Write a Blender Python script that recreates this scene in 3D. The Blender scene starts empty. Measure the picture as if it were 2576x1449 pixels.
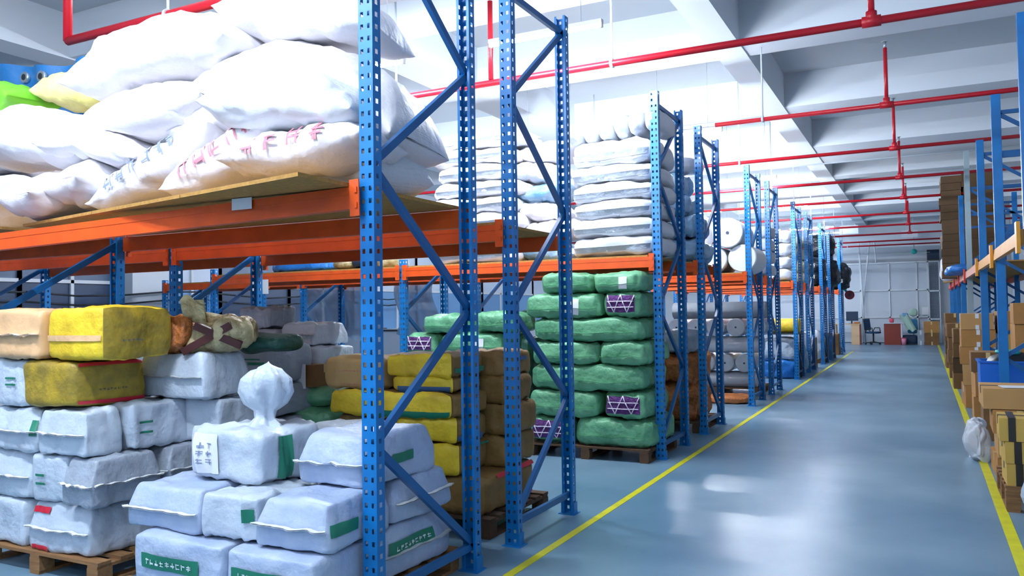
import bpy, bmesh, math, random
from mathutils import Vector, Matrix, noise
C = bpy.context.scene.collection
S = bpy.context.scene
PI = math.pi

# ------------------------------------------------------------------ camera
def make_camera():
    yaw, pitch, roll = math.radians(27.0345), math.radians(1.7022), math.radians(-0.8498)
    f = Vector((-math.sin(yaw)*math.cos(pitch), math.cos(yaw)*math.cos(pitch), math.sin(pitch)))
    r = Vector((math.cos(yaw), math.sin(yaw), 0)); u = r.cross(f)
    c, s = math.cos(roll), math.sin(roll)
    r2 = r*c+u*s; u2 = -r*s+u*c
    cd = bpy.data.cameras.new('camera'); cd.sensor_width = 36; cd.lens = 36*2024.2/2576
    cd.clip_start = .05; cd.clip_end = 200
    o = bpy.data.objects.new('camera', cd); C.objects.link(o)
    m = Matrix((r2, u2, -f)).transposed().to_4x4(); m.translation = (0, 0, 1.6)
    o.matrix_world = m; S.camera = o
make_camera()
# ------------------------------------------------------------------ world, exposure, lamp strengths
S.view_settings.view_transform = 'Standard'; S.view_settings.look = 'None'
S.view_settings.gamma = 1; S.view_settings.use_curve_mapping = False
S.view_settings.exposure = 2.5
TUBE = 150.0          # emission of the fluorescent tubes over the racks
TUBE_AISLE = 36.0    # tubes over the aisle behind the viewer
w = bpy.data.worlds.new('world'); S.world = w; w.use_nodes = True
w.node_tree.nodes['Background'].inputs[0].default_value = (.55, .72, 1, 1)
w.node_tree.nodes['Background'].inputs[1].default_value = .9
try:
    S.cycles.max_bounces = 8; S.cycles.diffuse_bounces = 2; S.cycles.glossy_bounces = 3
    S.cycles.transparent_max_bounces = 12; S.cycles.sample_clamp_indirect = 6
except Exception: pass

# ------------------------------------------------------------------ materials
def lin(h):
    h = h.lstrip('#'); v = [int(h[i:i+2], 16)/255 for i in (0, 2, 4)]
    return tuple(((x+.055)/1.055)**2.4 if x > .04045 else x/12.92 for x in v)+(1,)
def mat(name, col, rough=.5, metal=0, bump=0, bscale=20, var=0, vscale=3, alpha=1, trans=0, coat=0, stretch=(1, 1, 1), emit=0, spec=.5, col2=None, wave=0, wscale=60):
    m = bpy.data.materials.new(name); m.use_nodes = True
    nt = m.node_tree; b = nt.nodes['Principled BSDF']
    c = lin(col); b.inputs['Base Color'].default_value = c
    b.inputs['Roughness'].default_value = rough; b.inputs['Metallic'].default_value = metal
    b.inputs['Specular IOR Level'].default_value = spec
    if alpha < 1: b.inputs['Alpha'].default_value = alpha
    if trans: b.inputs['Transmission Weight'].default_value = trans
    if coat: b.inputs['Coat Weight'].default_value = coat; b.inputs['Coat Roughness'].default_value = .15
    if emit:
        b.inputs['Emission Color'].default_value = c; b.inputs['Emission Strength'].default_value = emit
    if bump or var or wave:
        tc = nt.nodes.new('ShaderNodeTexCoord'); mp = nt.nodes.new('ShaderNodeMapping')
        mp.inputs['Scale'].default_value = stretch
        nt.links.new(tc.outputs['Object'], mp.inputs[0])
    if var:
        n = nt.nodes.new('ShaderNodeTexNoise'); n.inputs['Scale'].default_value = vscale; n.inputs['Detail'].default_value = 5
        nt.links.new(mp.outputs[0], n.inputs['Vector'])
        rp = nt.nodes.new('ShaderNodeValToRGB')
        c2 = lin(col2) if col2 else tuple(x*(1-var) for x in c[:3])+(1,)
        rp.color_ramp.elements[0].color = c2; rp.color_ramp.elements[1].color = c
        rp.color_ramp.elements[0].position = .35; rp.color_ramp.elements[1].position = .65
        nt.links.new(n.outputs['Fac'], rp.inputs[0]); nt.links.new(rp.outputs[0], b.inputs['Base Color'])
    last = None
    if bump:
        n2 = nt.nodes.new('ShaderNodeTexNoise'); n2.inputs['Scale'].default_value = bscale; n2.inputs['Detail'].default_value = 4
        nt.links.new(mp.outputs[0], n2.inputs['Vector'])
        bp = nt.nodes.new('ShaderNodeBump'); bp.inputs['Strength'].default_value = bump; bp.inputs['Distance'].default_value = .03
        nt.links.new(n2.outputs['Fac'], bp.inputs['Height']); nt.links.new(bp.outputs[0], b.inputs['Normal']); last = bp
    if wave:
        wv = nt.nodes.new('ShaderNodeTexWave'); wv.inputs['Scale'].default_value = wscale; wv.inputs['Distortion'].default_value = 1.5
        nt.links.new(mp.outputs[0], wv.inputs['Vector'])
        b2 = nt.nodes.new('ShaderNodeBump'); b2.inputs['Strength'].default_value = wave; b2.inputs['Distance'].default_value = .01
        nt.links.new(wv.outputs['Fac'], b2.inputs['Height'])
        if last: nt.links.new(last.outputs[0], b2.inputs['Normal'])
        nt.links.new(b2.outputs[0], b.inputs['Normal'])
    return m
M = dict(
    floor=mat('epoxy_floor', '82a2b8', .3, var=.3, vscale=.8, col2='5f86a2', bump=.04, bscale=1.5, spec=.55),
    line=mat('yellow_paint', 'e2dc14', .5, var=.15, vscale=8),
    wall=mat('white_wall', 'd5dde8', .7, var=.05, vscale=1),
    ceil=mat('ceiling_paint', 'd0dae4', .8, var=.04, vscale=.6),
    beamc=mat('beam_paint', 'dfe9f4', .8),
    redpipe=mat('red_pipe', 'c2182a', .35),
    conduit=mat('white_conduit', 'cfdce8', .5),
    blue=mat('rack_blue', '0f7ecb', .35, var=.2, vscale=4, spec=.5),
    bluedark=mat('brace_blue', '0a5e9e', .4),
    orange=mat('beam_orange', 'ee5a16', .4, var=.2, vscale=5),
    yelbeam=mat('beam_yellow', 'f4a522', .4, var=.1),
    redc=mat('connector_red', 'e63a2a', .4),
    galv=mat('galvanised', '9fb0b5', .35, metal=.7),
    board=mat('particle_board', 'b98a45', .8, var=.25, vscale=40, bump=.15, bscale=80),
    wood=mat('pallet_wood', '9a6f45', .8, var=.35, vscale=6, stretch=(1, 8, 8), bump=.15),
    wooddk=mat('pallet_wood_dark', '5f452f', .85, var=.35, vscale=6, bump=.15),
    sack=mat('white_woven_sack', 'ece9f0', .55, bump=.55, bscale=9, wave=.12, wscale=90),
    sack2=mat('greywhite_sack', 'dadfe9', .5, bump=.5, bscale=11, wave=.15, wscale=70),
    pack=mat('pale_blue_wrap', 'bccbe4', .42, bump=.5, bscale=14, var=.1, vscale=6, col2='a9bbdc'),
    packg=mat('grey_wrap', 'a9b4c4', .4, bump=.6, bscale=16, var=.15, vscale=8),
    packw=mat('white_wrap', 'c9d6e6', .4, bump=.6, bscale=12, var=.1, vscale=5),
    fin=mat('heat_seal', 'f4f8fe', .3, bump=.4, bscale=60),
    yellow=mat('yellow_woven', 'ffdc38', .5, bump=.4, bscale=16, var=.15, vscale=5, col2='dcb52c'),
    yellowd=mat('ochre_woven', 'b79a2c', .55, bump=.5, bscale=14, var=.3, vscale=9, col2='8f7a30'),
    brownw=mat('brown_woven', '94703a', .6, bump=.5, bscale=12, var=.25, vscale=5),
    beige=mat('beige_wrap', 'dcb577', .6, bump=.3, bscale=10, var=.1),
    peach=mat('peach_wrap', 'f2c391', .5, bump=.4, bscale=9, var=.15, vscale=4),
    orangec=mat('orange_crumple', 'c8763a', .5, bump=.9, bscale=22, var=.35, vscale=12),
    green=mat('green_woven', '76b98e', .38, bump=.6, bscale=13, var=.2, vscale=6, col2='5a9f78'),
    greendk=mat('dark_green_wrap', '25584a', .4, bump=.6, bscale=18, var=.2),
    purple=mat('purple_net', '6a2f86', .5, bump=.9, bscale=60, var=.4, vscale=30),
    cord=mat('white_cord', 'e9dff0', .5),
    paper=mat('white_paper', 'f0f3f8', .6),
    ink=mat('blue_ink', '7f8cae', .6), redink=mat('red_ink', 'e27a8c', .6), dkink=mat('dark_ink', '3c4450', .6),
    gband=mat('green_band', '1d7d62', .45), bband=mat('blue_band', '3c5f8c', .5), rband=mat('red_band', 'd22038', .45),
    card=mat('cardboard', 'c28a4a', .7, var=.12, vscale=4, bump=.06, bscale=30),
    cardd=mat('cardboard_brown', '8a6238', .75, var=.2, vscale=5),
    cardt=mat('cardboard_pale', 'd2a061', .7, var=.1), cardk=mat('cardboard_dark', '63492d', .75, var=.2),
    cardy=mat('cardboard_yellowed', 'd6ad52', .7, var=.1),
    tape=mat('clear_tape', 'e8c98a', .25), dtape=mat('black_tape', '2b2620', .3),
    crate=mat('blue_plastic', '1673dd', .4), bluefilm=mat('blue_film', '2277cc', .35, bump=.5, bscale=14),
    tarp=mat('blue_tarp', '2068a8', .45, bump=.3, bscale=8), lime=mat('lime_plastic', '7fd63c', .4),
    steel=mat('eyelet_steel', 'b9c4cc', .3, metal=.8),
    silver=mat('silver_film_roll', 'dde4ec', .25, metal=.1, bump=.35, bscale=14, var=.1),
    grey=mat('grey_felt_roll', 'a3aeb8', .6, bump=.3),
    wroll=mat('white_foam_roll', 'e8eef6', .5, bump=.15), core=mat('roll_core', '3b4a66', .6),
    film=mat('clear_film', 'd3e4f4', .18, bump=.8, bscale=14, alpha=.55, spec=.8),
    filmb=mat('blue_bundle_film', '9fc0dc', .2, bump=.9, bscale=9, var=.5, vscale=5, col2='6fa0c6', spec=.8),
    sheet=mat('hanging_film', 'a9c4e2', .25, bump=.5, bscale=5, alpha=.6),
    black=mat('black_film', '141c26', .25, bump=.8, bscale=14, var=.3),
    navy=mat('navy_fabric', '14304e', .6), chair=mat('chair_blue', '17466f', .6), dark=mat('dark_plastic', '1b2026', .4),
    cream=mat('cream_cloth', 'd9d3b4', .6, bump=.5), redwood=mat('red_veneer', '8c3320', .4), beech=mat('beech_veneer', 'e3bd93', .5),
    pink=mat('pink_plastic', 'f0506e', .4), teal=mat('teal_plastic', '27b7b0', .4), mint=mat('mint_cloth', 'b9d8c8', .7, bump=.4),
    tan=mat('tan_leather', 'cdbf92', .5, bump=.6, bscale=25, var=.5, vscale=7, col2='7d6840'), maroon=mat('maroon_strap', '4a1f1c', .5),
    tubem=mat('tube_glow', 'eef6ff', .4, emit=TUBE), tubea=mat('tube_glow_aisle', 'dcecff', .4, emit=TUBE_AISLE),
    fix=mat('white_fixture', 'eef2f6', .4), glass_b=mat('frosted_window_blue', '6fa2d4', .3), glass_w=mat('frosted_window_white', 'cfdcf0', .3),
    glass_d=mat('shaded_window', '3a4f6e', .3), glass_s=mat('shaded_window_upper', '5e7390', .3), alu=mat('white_aluminium', 'dfe8ee', .4), whitep=mat('white_panel', 'dfe5ee', .5),  # shaded panes: darker window glass, the dimness put into its colour
    mesh=mat('mesh_wire', '5a6a80', .4), col_y=mat('yellow_sack', 'f2ec8c', .5, bump=.4, var=.3, vscale=3, col2='f4e9a0'),
)
# ------------------------------------------------------------------ helpers
class MB:
    def __init__(s): s.v = []; s.f = []; s.sm = []
    def quad(s, a, b, c, d, smooth=False):
        n = len(s.v); s.v += [a, b, c, d]; s.f.append((n, n+1, n+2, n+3)); s.sm.append(smooth); return s
    def box(s, x0, x1, y0, y1, z0, z1, mx=None):
        n = len(s.v)
        P = [(x0, y0, z0), (x1, y0, z0), (x1, y1, z0), (x0, y1, z0), (x0, y0, z1), (x1, y0, z1), (x1, y1, z1), (x0, y1, z1)]
        if mx is not None: P = [tuple(mx @ Vector(q)) for q in P]
        s.v += P
        for q in ((0, 3, 2, 1), (4, 5, 6, 7), (0, 1, 5, 4), (1, 2, 6, 5), (2, 3, 7, 6), (3, 0, 4, 7)):
            s.f.append(tuple(n+i for i in q)); s.sm.append(False)
        return s
    def bar(s, a, b, wd, hd, up=Vector((0, 0, 1))):
        a, b = Vector(a), Vector(b); d = (b-a); L = d.length; d.normalize()
        if abs(d.dot(up)) > .98: up = Vector((1, 0, 0))
        r = d.cross(up).normalized(); u = r.cross(d)
        m = Matrix((r, d, u)).transposed().to_4x4(); m.translation = a
        return s.box(-wd/2, wd/2, 0, L, -hd/2, hd/2, m)
    def cyl(s, a, b, r, n=12, r2=None, cap=True):
        a, b = Vector(a), Vector(b); d = (b-a).normalized(); r2 = r if r2 is None else r2
        up = Vector((0, 0, 1)) if abs(d.z) < .9 else Vector((1, 0, 0))
        x = d.cross(up).normalized(); y = x.cross(d); k = len(s.v)
        for P, R in ((a, r), (b, r2)):
            for i in range(n):
                t = 2*PI*i/n; s.v.append(tuple(P+x*math.cos(t)*R+y*math.sin(t)*R))
        for i in range(n):
            j = (i+1) % n; s.f.append((k+i, k+j, k+n+j, k+n+i)); s.sm.append(True)
        if cap:
            s.f.append(tuple(k+i for i in reversed(range(n)))); s.sm.append(False)
            s.f.append(tuple(k+n+i for i in range(n))); s.sm.append(False)
        return s
    def tube(s, pts, r, n=6):
        for a, b in zip(pts, pts[1:]): s.cyl(a, b, r, n)
        return s
    def grid(s, fn, nu, nv, smooth=True):
        k = len(s.v)
        for j in range(nv+1):
            for i in range(nu+1): s.v.append(tuple(fn(i/nu, j/nv)))
        for j in range(nv):
            for i in range(nu):
                a = k+j*(nu+1)+i; s.f.append((a, a+1, a+nu+2, a+nu+1)); s.sm.append(smooth)
        return s
    def data(s, name, m):
        me = bpy.data.meshes.new(name); me.from_pydata(s.v, [], s.f); me.polygons.foreach_set('use_smooth', s.sm)
        me.materials.append(m); me.update(); return me
def link(name, me, parent=None, loc=None, rot=None):
    o = bpy.data.objects.new(name, me); C.objects.link(o)
    if parent: o.parent = parent
    if loc: o.location = loc
    if rot: o.rotation_euler = rot
    return o
def part(name, mb, m, parent, label=None, loc=None, rot=None):
    me = mb if isinstance(mb, bpy.types.Mesh) else mb.data(name, m)
    o = link(name, me, parent, loc, rot)
    if label: o['label'] = label
    return o
def tag(o, label, cat, group=None):
    o['label'] = label; o['category'] = cat
    if group: o['group'] = group
    return o
def thing(name, label, cat, loc=(0, 0, 0), rot=(0, 0, 0), group=None):
    o = bpy.data.objects.new(name, None); C.objects.link(o); o.location = loc; o.rotation_euler = rot
    o.empty_display_size = .1
    return tag(o, label, cat, group)
def struct(name, mb, m, parent=None):
    o = link(name, mb.data(name, m), parent); o['kind'] = 'structure'; return o

# soft rounded bodies -----------------------------------------------------
FACES = {'f': lambda u, v: (u, -1, v), 'b': lambda u, v: (-u, 1, v), 'r': lambda u, v: (1, u, v), 'l': lambda u, v: (-1, -u, v), 't': lambda u, v: (u, v, 1), 'd': lambda u, v: (u, -v, -1)}
class Soft:
    """a packed, slightly bulging block: w x d x h, origin at its base centre"""
    def __init__(s, w, d, h, k=8, amp=.012, fold=.0, seed=0, freq=5, gather=0, sag=0, taper=0):
        s.taper = taper
        s.w, s.d, s.h, s.k, s.amp, s.fold, s.o, s.freq, s.gather, s.sag = w, d, h, k, amp, fold, Vector((seed*7.13, seed*3.7, seed*1.9)), freq, gather, sag
    def at(s, p, off=0):
        x, y, z = p; k = s.k
        n = (abs(x)**k+abs(y)**k+abs(z)**k)**(1/k); x, y, z = x/n, y/n, z/n
        q = Vector((x*s.w/2, y*s.d/2, z*s.h/2))
        nn = Vector((math.copysign(abs(x)**(k-1), x)/s.w, math.copysign(abs(y)**(k-1), y)/s.d, math.copysign(abs(z)**(k-1), z)/s.h)).normalized()
        a = s.amp*noise.noise(q*s.freq+s.o)*1.6
        if s.fold:
            a += s.fold*noise.noise(Vector((q.x*16, q.y*16, q.z*3))+s.o)*1.5 + s.fold*.6*noise.noise(Vector((q.x*34, q.y*34, q.z*7))+s.o)
        if s.gather:   # cloth gathered towards the ends
            e = max(0, abs(x)-.72)/.28; q.y *= 1-s.gather*e*e; q.z *= 1-s.gather*.8*e*e
        q += nn*(a+off)
        if s.taper:
            e = max(0, z+.05)/1.05; q.y *= 1-s.taper*e; q.x *= 1-s.taper*.7*e
        if s.sag: q.z += s.sag*(1-x*x)*(.5+.5*z)
        q.z += s.h/2
        return q
    def mesh(s, name, m, n=12):
        mb = MB(); idx = {}
        for F in FACES.values():
            for j in range(n):
                for i in range(n):
                    ids = []
                    for (a, b) in ((i, j), (i+1, j), (i+1, j+1), (i, j+1)):
                        u, v = math.sin((a/n*2-1)*PI/2*.85)/math.sin(PI/2*.85), math.sin((b/n*2-1)*PI/2*.85)/math.sin(PI/2*.85)
                        p = F(u, v); key = tuple(round(c, 4) for c in p)
                        if key not in idx: idx[key] = len(mb.v); mb.v.append(tuple(s.at(p)))
                        ids.append(idx[key])
                    mb.f.append(tuple(ids)); mb.sm.append(True)
        return mb.data(name, m)
    def patch(s, mb, face, u0, u1, v0, v1, off=.009, nu=14, nv=6):
        F = FACES[face]
        return mb.grid(lambda a, b: s.at(F(u0+(u1-u0)*a, v0+(v1-v0)*b), off), nu, nv)

def sackmesh(name, L, W, T, seed, m, droop=0, n=34, ear=.05, full=2.6, fold=.014):
    """pillow shaped sack: long axis x, flat sewn seam at both ends, origin at base centre"""
    mb = MB(); o = Vector((seed*5.3, seed*2.1, seed)); na = 40
    for i in range(n+1):
        u = -1+2*i/n; u = math.sin(u*PI/2)
        t = max(0, 1-abs(u)**3.4)**.55; wv = 1-.10*(1-(abs(u)))*0-.10*abs(u)**3+.06*abs(u)**12
        for j in range(na):
            a = 2*PI*j/na; ca, sa = math.cos(a), math.sin(a)
            e = .8+.15*abs(u)**4
            y = math.copysign(abs(ca)**e, ca)*W/2*wv
            z = math.copysign(abs(sa)**.8, sa)*T/2*t
            q = Vector((u*L/2, y, z+.004*sa))
            q.x += ear*.3*L*(abs(y)/(W/2))**3*math.copysign(1, u)*abs(u)**8
            dsp = fold*1.9*noise.noise(q*5+o)+fold*noise.noise(Vector((q.x*16, q.y*9, q.z*9))+o)
            dsp += .022*abs(u)**2*noise.noise(Vector((q.x*3, q.y*22, q.z*16))+o)          # gathers running into the sewn ends
            dsp -= .02*max(0, 1-abs(noise.noise(q*3.1+o))*9)                                   # creases
            q += Vector((0, ca*.4, sa)).normalized()*dsp*(t+.15)
            q.z += -droop*u*u*L*.5 + .05*noise.noise(Vector((q.x*2, q.y*2, seed*3)))
            q.z += T/2
            mb.v.append(tuple(q))
    for i in range(n):
        for j in range(na):
            k = (j+1) % na
            mb.f.append((i*na+j, (i+1)*na+j, (i+1)*na+k, i*na+k)); mb.sm.append(True)
    mb.f.append(tuple(range(na))); mb.sm.append(True)
    mb.f.append(tuple(n*na+j for j in reversed(range(na)))); mb.sm.append(True)
    return mb.data(name, m)

def glyphs(soft, face, u0, u1, v0, v1, rnd, rows=1, cols=6, off=.006):
    """small printed characters lying on the surface of a soft body"""
    mb = MB()
    for r in range(rows):
        for c in range(cols):
            cu0 = u0+(u1-u0)*(c+.12)/cols; cu1 = u0+(u1-u0)*(c+.8)/cols
            cv0 = v0+(v1-v0)*(r+.15)/rows; cv1 = v0+(v1-v0)*(r+.85)/rows
            for k in range(2):
                vv = cv0+(cv1-cv0)*rnd.random()*.8; soft.patch(mb, face, cu0, cu1, vv, vv+(cv1-cv0)*.16, off, 1, 1)
            uu = cu0+(cu1-cu0)*rnd.random()*.7; soft.patch(mb, face, uu, uu+(cu1-cu0)*.18, cv0, cv1, off, 1, 1)
    return mb
SEED = [1]
R = random.Random(5)
def pack(label, x0, x1, y0, y1, z0, z1, m='pack', rz=0, k=14, amp=.012, fold=.0, fin=(), bands=(), cat='package', name='wrapped_package', group=None, rx=0, ry=0, n=18, gather=0, sag=0, lines=()):
    SEED[0] += 1
    w_, d_, h_ = x1-x0, y1-y0, z1-z0
    s = Soft(w_, d_, h_, k, amp, fold, SEED[0], gather=gather, sag=sag, taper=.17 if fin and cat == 'package' else 0)
    t = thing(name, label, cat, ((x0+x1)/2, (y0+y1)/2, z0), (rx, ry, rz), group)
    part('body', s.mesh('body', M[m], n), None, t)
    for F in fin:      # crinkled heat-seal ridge running round the package
        mb = MB(); o = SEED[0]
        def fn(a, b, F=F):
            u = -1+2*a; p = s.at(FACES[F](u*.97, -.05+.10*noise.noise(Vector((u*3, o, 0)))), .004)
            q = s.at(FACES[F](u*.97, -.05+.10*noise.noise(Vector((u*3, o, 0)))), .004+.032+.01*noise.noise(Vector((u*14, o, 1))))
            return p.lerp(q, b)+Vector((0, 0, .012*math.sin(b*2)*noise.noise(Vector((u*20, o, 2)))))
        mb.grid(fn, 20, 1)
        mb.grid(lambda a, b, F=F: fn(a, 1-b)+Vector((0, 0, .006)), 20, 1)
        part('seam', mb, M['fin'], t, 'pale crinkled heat seal')
    for (F, u0, u1, v0, v1, bm, lab) in bands:
        mb = MB(); s.patch(mb, F, u0, u1, v0, v1)
        b = part('band', mb, M[bm], t, lab)
    for (F, u0, u1, v0, v1, bm, rows, cols) in lines:
        o_ = part('lettering', glyphs(s, F, u0, u1, v0, v1, R, rows, cols, .015), M[bm], t); o_['kind'] = 'stuff'
    return t, s
def box(label, x0, x1, y0, y1, z0, z1, m='card', tape='tape', rz=0, cat='box', name='cardboard_box', group=None, strap=False):
    w_, d_, h_ = x1-x0, y1-y0, z1-z0
    t = thing(name, label, cat, ((x0+x1)/2, (y0+y1)/2, z0), (0, 0, rz), group)
    mb = MB(); b = .006
    for (a, c) in ((-w_/2, 0), (0, w_/2)): pass
    mb.box(-w_/2, w_/2, -d_/2, d_/2, 0, h_-.008)
    part('body', mb, M[m], t)
    f1 = MB().box(-w_/2+.002, w_/2-.002, -d_/2+.002, -.003, h_-.008, h_); f2 = MB().box(-w_/2+.002, w_/2-.002, .003, d_/2-.002, h_-.008, h_)
    part('flap', f1, M[m], t); part('flap', f2, M[m], t)
    tp = MB().box(-w_/2-.003, w_/2+.003, -.025, .025, h_, h_+.002); tp.box(-w_/2-.003, -w_/2-.001, -.025, .025, h_*.62, h_+.001); tp.box(w_/2+.001, w_/2+.003, -.025, .025, h_*.62, h_+.001)
    part('tape', tp, M[tape], t)
    if h_ > .2 and m not in ('cardk',): part('tape', MB().box(-.025, .025, -d_/2-.003, -d_/2-.001, h_*.7, h_-.001), M[tape], t); part('tape', MB().box(-.025, .025, -d_/2-.003, -d_/2-.001, 0, h_*.28), M[tape], t)
    if strap:
        sp = MB().box(-w_/2+.06, -w_/2+.11, -d_/2-.004, -d_/2-.001, 0, h_)
        sp.box(-w_/2+.06, -w_/2+.11, -d_/2-.004, d_/2, h_+.002, h_+.005)
        part('strap', sp, M['dtape'], t, 'wide black tape')
    return t
def pallet(label, x0, x1, y0, y1, m='wood', rz=0, ztop=.14, boards=7, group=None):
    t = thing('wooden_pallet', label, 'pallet', ((x0+x1)/2, (y0+y1)/2, 0), (0, 0, rz), group)
    w_, d_ = x1-x0, y1-y0
    bd = MB().box(-w_/2, w_/2, -.045, .045, 0, .02).data('deck_board', M[m])
    for i in range(boards):
        part('deck_board', bd, None, t, loc=(0, -d_/2+.045+(d_-.09)*i/(boards-1), ztop-.02))
    st = MB().box(-.045, .045, -d_/2, d_/2, 0, .02).data('stringer', M[m])
    bl = MB().box(-.05, .05, -.05, .05, 0, ztop-.06).data('block', M[m])
    for x in (-w_/2+.05, 0, w_/2-.05):
        part('stringer', st, None, t, loc=(x, 0, ztop-.04)); part('bottom_runner', st, None, t, loc=(x, 0, 0))
        for y in (-d_/2+.05, 0, d_/2-.05): part('block', bl, None, t, loc=(x, y, .02))
    return t

# ------------------------------------------------------------------ the room
XL, XR, YB, YE = -13.4, 3.3, -5.0, 39.4
ZB, ZC = 5.2, 5.8
struct('floor', MB().box(XL, XR, YB, YE, -.1, 0), M['floor'])
struct('ceiling', MB().box(XL, XR, YB, YE, ZC, ZC+.2), M['ceil'])
struct('wall_right', MB().box(XR, XR+.2, YB, YE, 0, ZC), M['wall'])
struct('wall_back', MB().box(XL, XR, YE, YE+.2, 0, ZC), M['wall'])
struct('wall_front', MB().box(XL, XR, YB-.2, YB, 0, ZC), M['wall'])
# left wall with a long band of frosted windows over a white dado
wl = struct('wall_left', MB().box(XL-.2, XL, YB, YE, 0, 1.15), M['wall'])
struct('wall_left_upper', MB().box(XL-.2, XL, YB, YE, 3.4, ZC), M['wall'])
struct('baseboard_left', MB().box(XL, XL+.02, YB, YE, 0, .1), M['packg'])
ys = [YB, 5.2, 8.2, 10.05, 11.0, 12.5, 14.6, 17.0, 20, 24, 28, 32, 36, YE]
for i, (a, b) in enumerate(zip(ys, ys[1:])):
    wcol = (i == 3)
    if wcol:
        struct('column', MB().box(XL, XL+.4, a, b, 0, ZC), M['wall']); continue
    fr = MB(); zs = (1.15, 2.25, 3.4)
    for z in zs: fr.box(XL-.06, XL+.03, a, b, z-.03, z+.03)
    npn = 3 if i > 6 or i == 0 else 2
    for j in range(npn+1):
        y = a+(b-a)*j/npn; fr.box(XL-.06, XL+.03, y-.03, y+.03, 1.15, 3.4)
    wd = struct('window_%d' % (i+1), fr, M['whitep'])
    for j in range(npn):
        y0, y1 = a+(b-a)*j/npn+.03, a+(b-a)*(j+1)/npn-.03
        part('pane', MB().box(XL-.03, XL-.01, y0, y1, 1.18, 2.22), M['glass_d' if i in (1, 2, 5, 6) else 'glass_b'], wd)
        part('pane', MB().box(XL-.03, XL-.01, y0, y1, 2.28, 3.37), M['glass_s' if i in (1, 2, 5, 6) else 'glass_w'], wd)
# ceiling beams
def cbeam(n, x0, x1, y0, y1, zb=ZB): struct(n, MB().box(x0, x1, y0, y1, zb, ZC), M['beamc'])
cbeam('ceiling_beam', -2.52, -2.12, YB, YE, ZB-.02)
cbeam('ceiling_beam', -6.9, -6.2, YB, YE, ZB-.02)
cbeam('ceiling_beam', -10.9, -10.4, YB, YE, ZB-.02)
for (a, b) in ((-2.5, -2.), (2.9, 3.4), (7.05, 7.6), (11.05, 11.7), (15.05, 15.85), (19.1, 21.4), (23.7, 24.3), (27.2, 27.9), (31.2, 34.2), (36.2, 36.8)):
    cbeam('ceiling_beam', XL, XR, a, b)
cbeam('ceiling_beam', XL, -2.4, 8.3, 8.75, ZB)
for y in (5.3, 12.0, 20.3, 27.6, 32.7):
    struct('column', MB().box(XR-.5, XR, y-.3, y+.3, 0, ZC), M['wall'])
# aisle lines
struct('trim_1', MB().box(-2.315, -2.255, .5, 31.5, .0, .003), M['line'])
struct('trim_2', MB().box(.465, .54, .5, 37., .0, .003), M['line'])

# ------------------------------------------------------------------ racks
PITCH = .065
def upright_mesh(H=3.97, name='upright', m=None, PITCH=PITCH):
    """perforated C-shaped post, open towards +y; origin at its foot centre"""
    mb = MB(); n = int(H/PITCH); W, D = .045, .035
    def panel(cols, holes, pt):
        for r in range(n):
            z0 = r*PITCH; z1 = z0+PITCH; za, zb = z0+.02, z0+.045
            for ci in range(len(cols)-1):
                a, b = cols[ci], cols[ci+1]
                if ci in holes:
                    mb.quad(pt(a, z0), pt(b, z0), pt(b, za), pt(a, za)); mb.quad(pt(a, zb), pt(b, zb), pt(b, z1), pt(a, z1))
                else: mb.quad(pt(a, z0), pt(b, z0), pt(b, z1), pt(a, z1))
    panel([-W, -.031, -.013, .013, .031, W], (1, 3), lambda a, z: (a, -D, z))
    panel([-D, -.012, .010, D], (1,), lambda a, z: (W, a, z))
    panel([D, .010, -.012, -D], (1,), lambda a, z: (-W, a, z))
    zt = n*PITCH
    mb.quad((W, D, 0), (W-.018, D, 0), (W-.018, D, zt), (W, D, zt)); mb.quad((-W+.018, D, 0), (-W, D, 0), (-W, D, zt), (-W+.018, D, zt))
    mb.quad((-W+.003, -D+.002, 0), (-W+.003, D, 0), (-W+.003, D, 0), (-W+.003, -D+.002, 0))
    me = mb.data(name, m or M['blue']); return me
UP = upright_mesh()
UPS = upright_mesh(2.28)
FOOT = MB().box(-.07, .07, -.06, .06, 0, .006).box(-.055, -.046, -.035, .035, 0, .09).box(.046, .055, -.035, .035, 0, .09).data('base_plate', M['blue'])
def beam_mesh(L, m):   # stepped box beam along x, origin at its middle bottom, face at -y
    return MB().box(-L/2, L/2, -.025, .025, 0, .055).box(-L/2, L/2, -.022, .025, .0551, .075).box(-L/2, L/2, -.025, .025, .0751, .115).data('beam', m)
CONN = MB().box(-.03, .03, -.005, .003, -.04, .15).box(-.03, -.024, -.005, .03, -.04, .15).box(.005, .02, -.012, -.005, .0, .03).box(.005, .02, -.012, -.005, .08, .11).data('connector', M['orange'])
def brace_nodes(pat):
    zs = [.16, .92, 1.62, 2.38, 3.1, 3.84]; return [(i % 2 if pat == 'B' else 1-i % 2, z) for i, z in enumerate(zs)]   # 0 = front post, 1 = rear post
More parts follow.
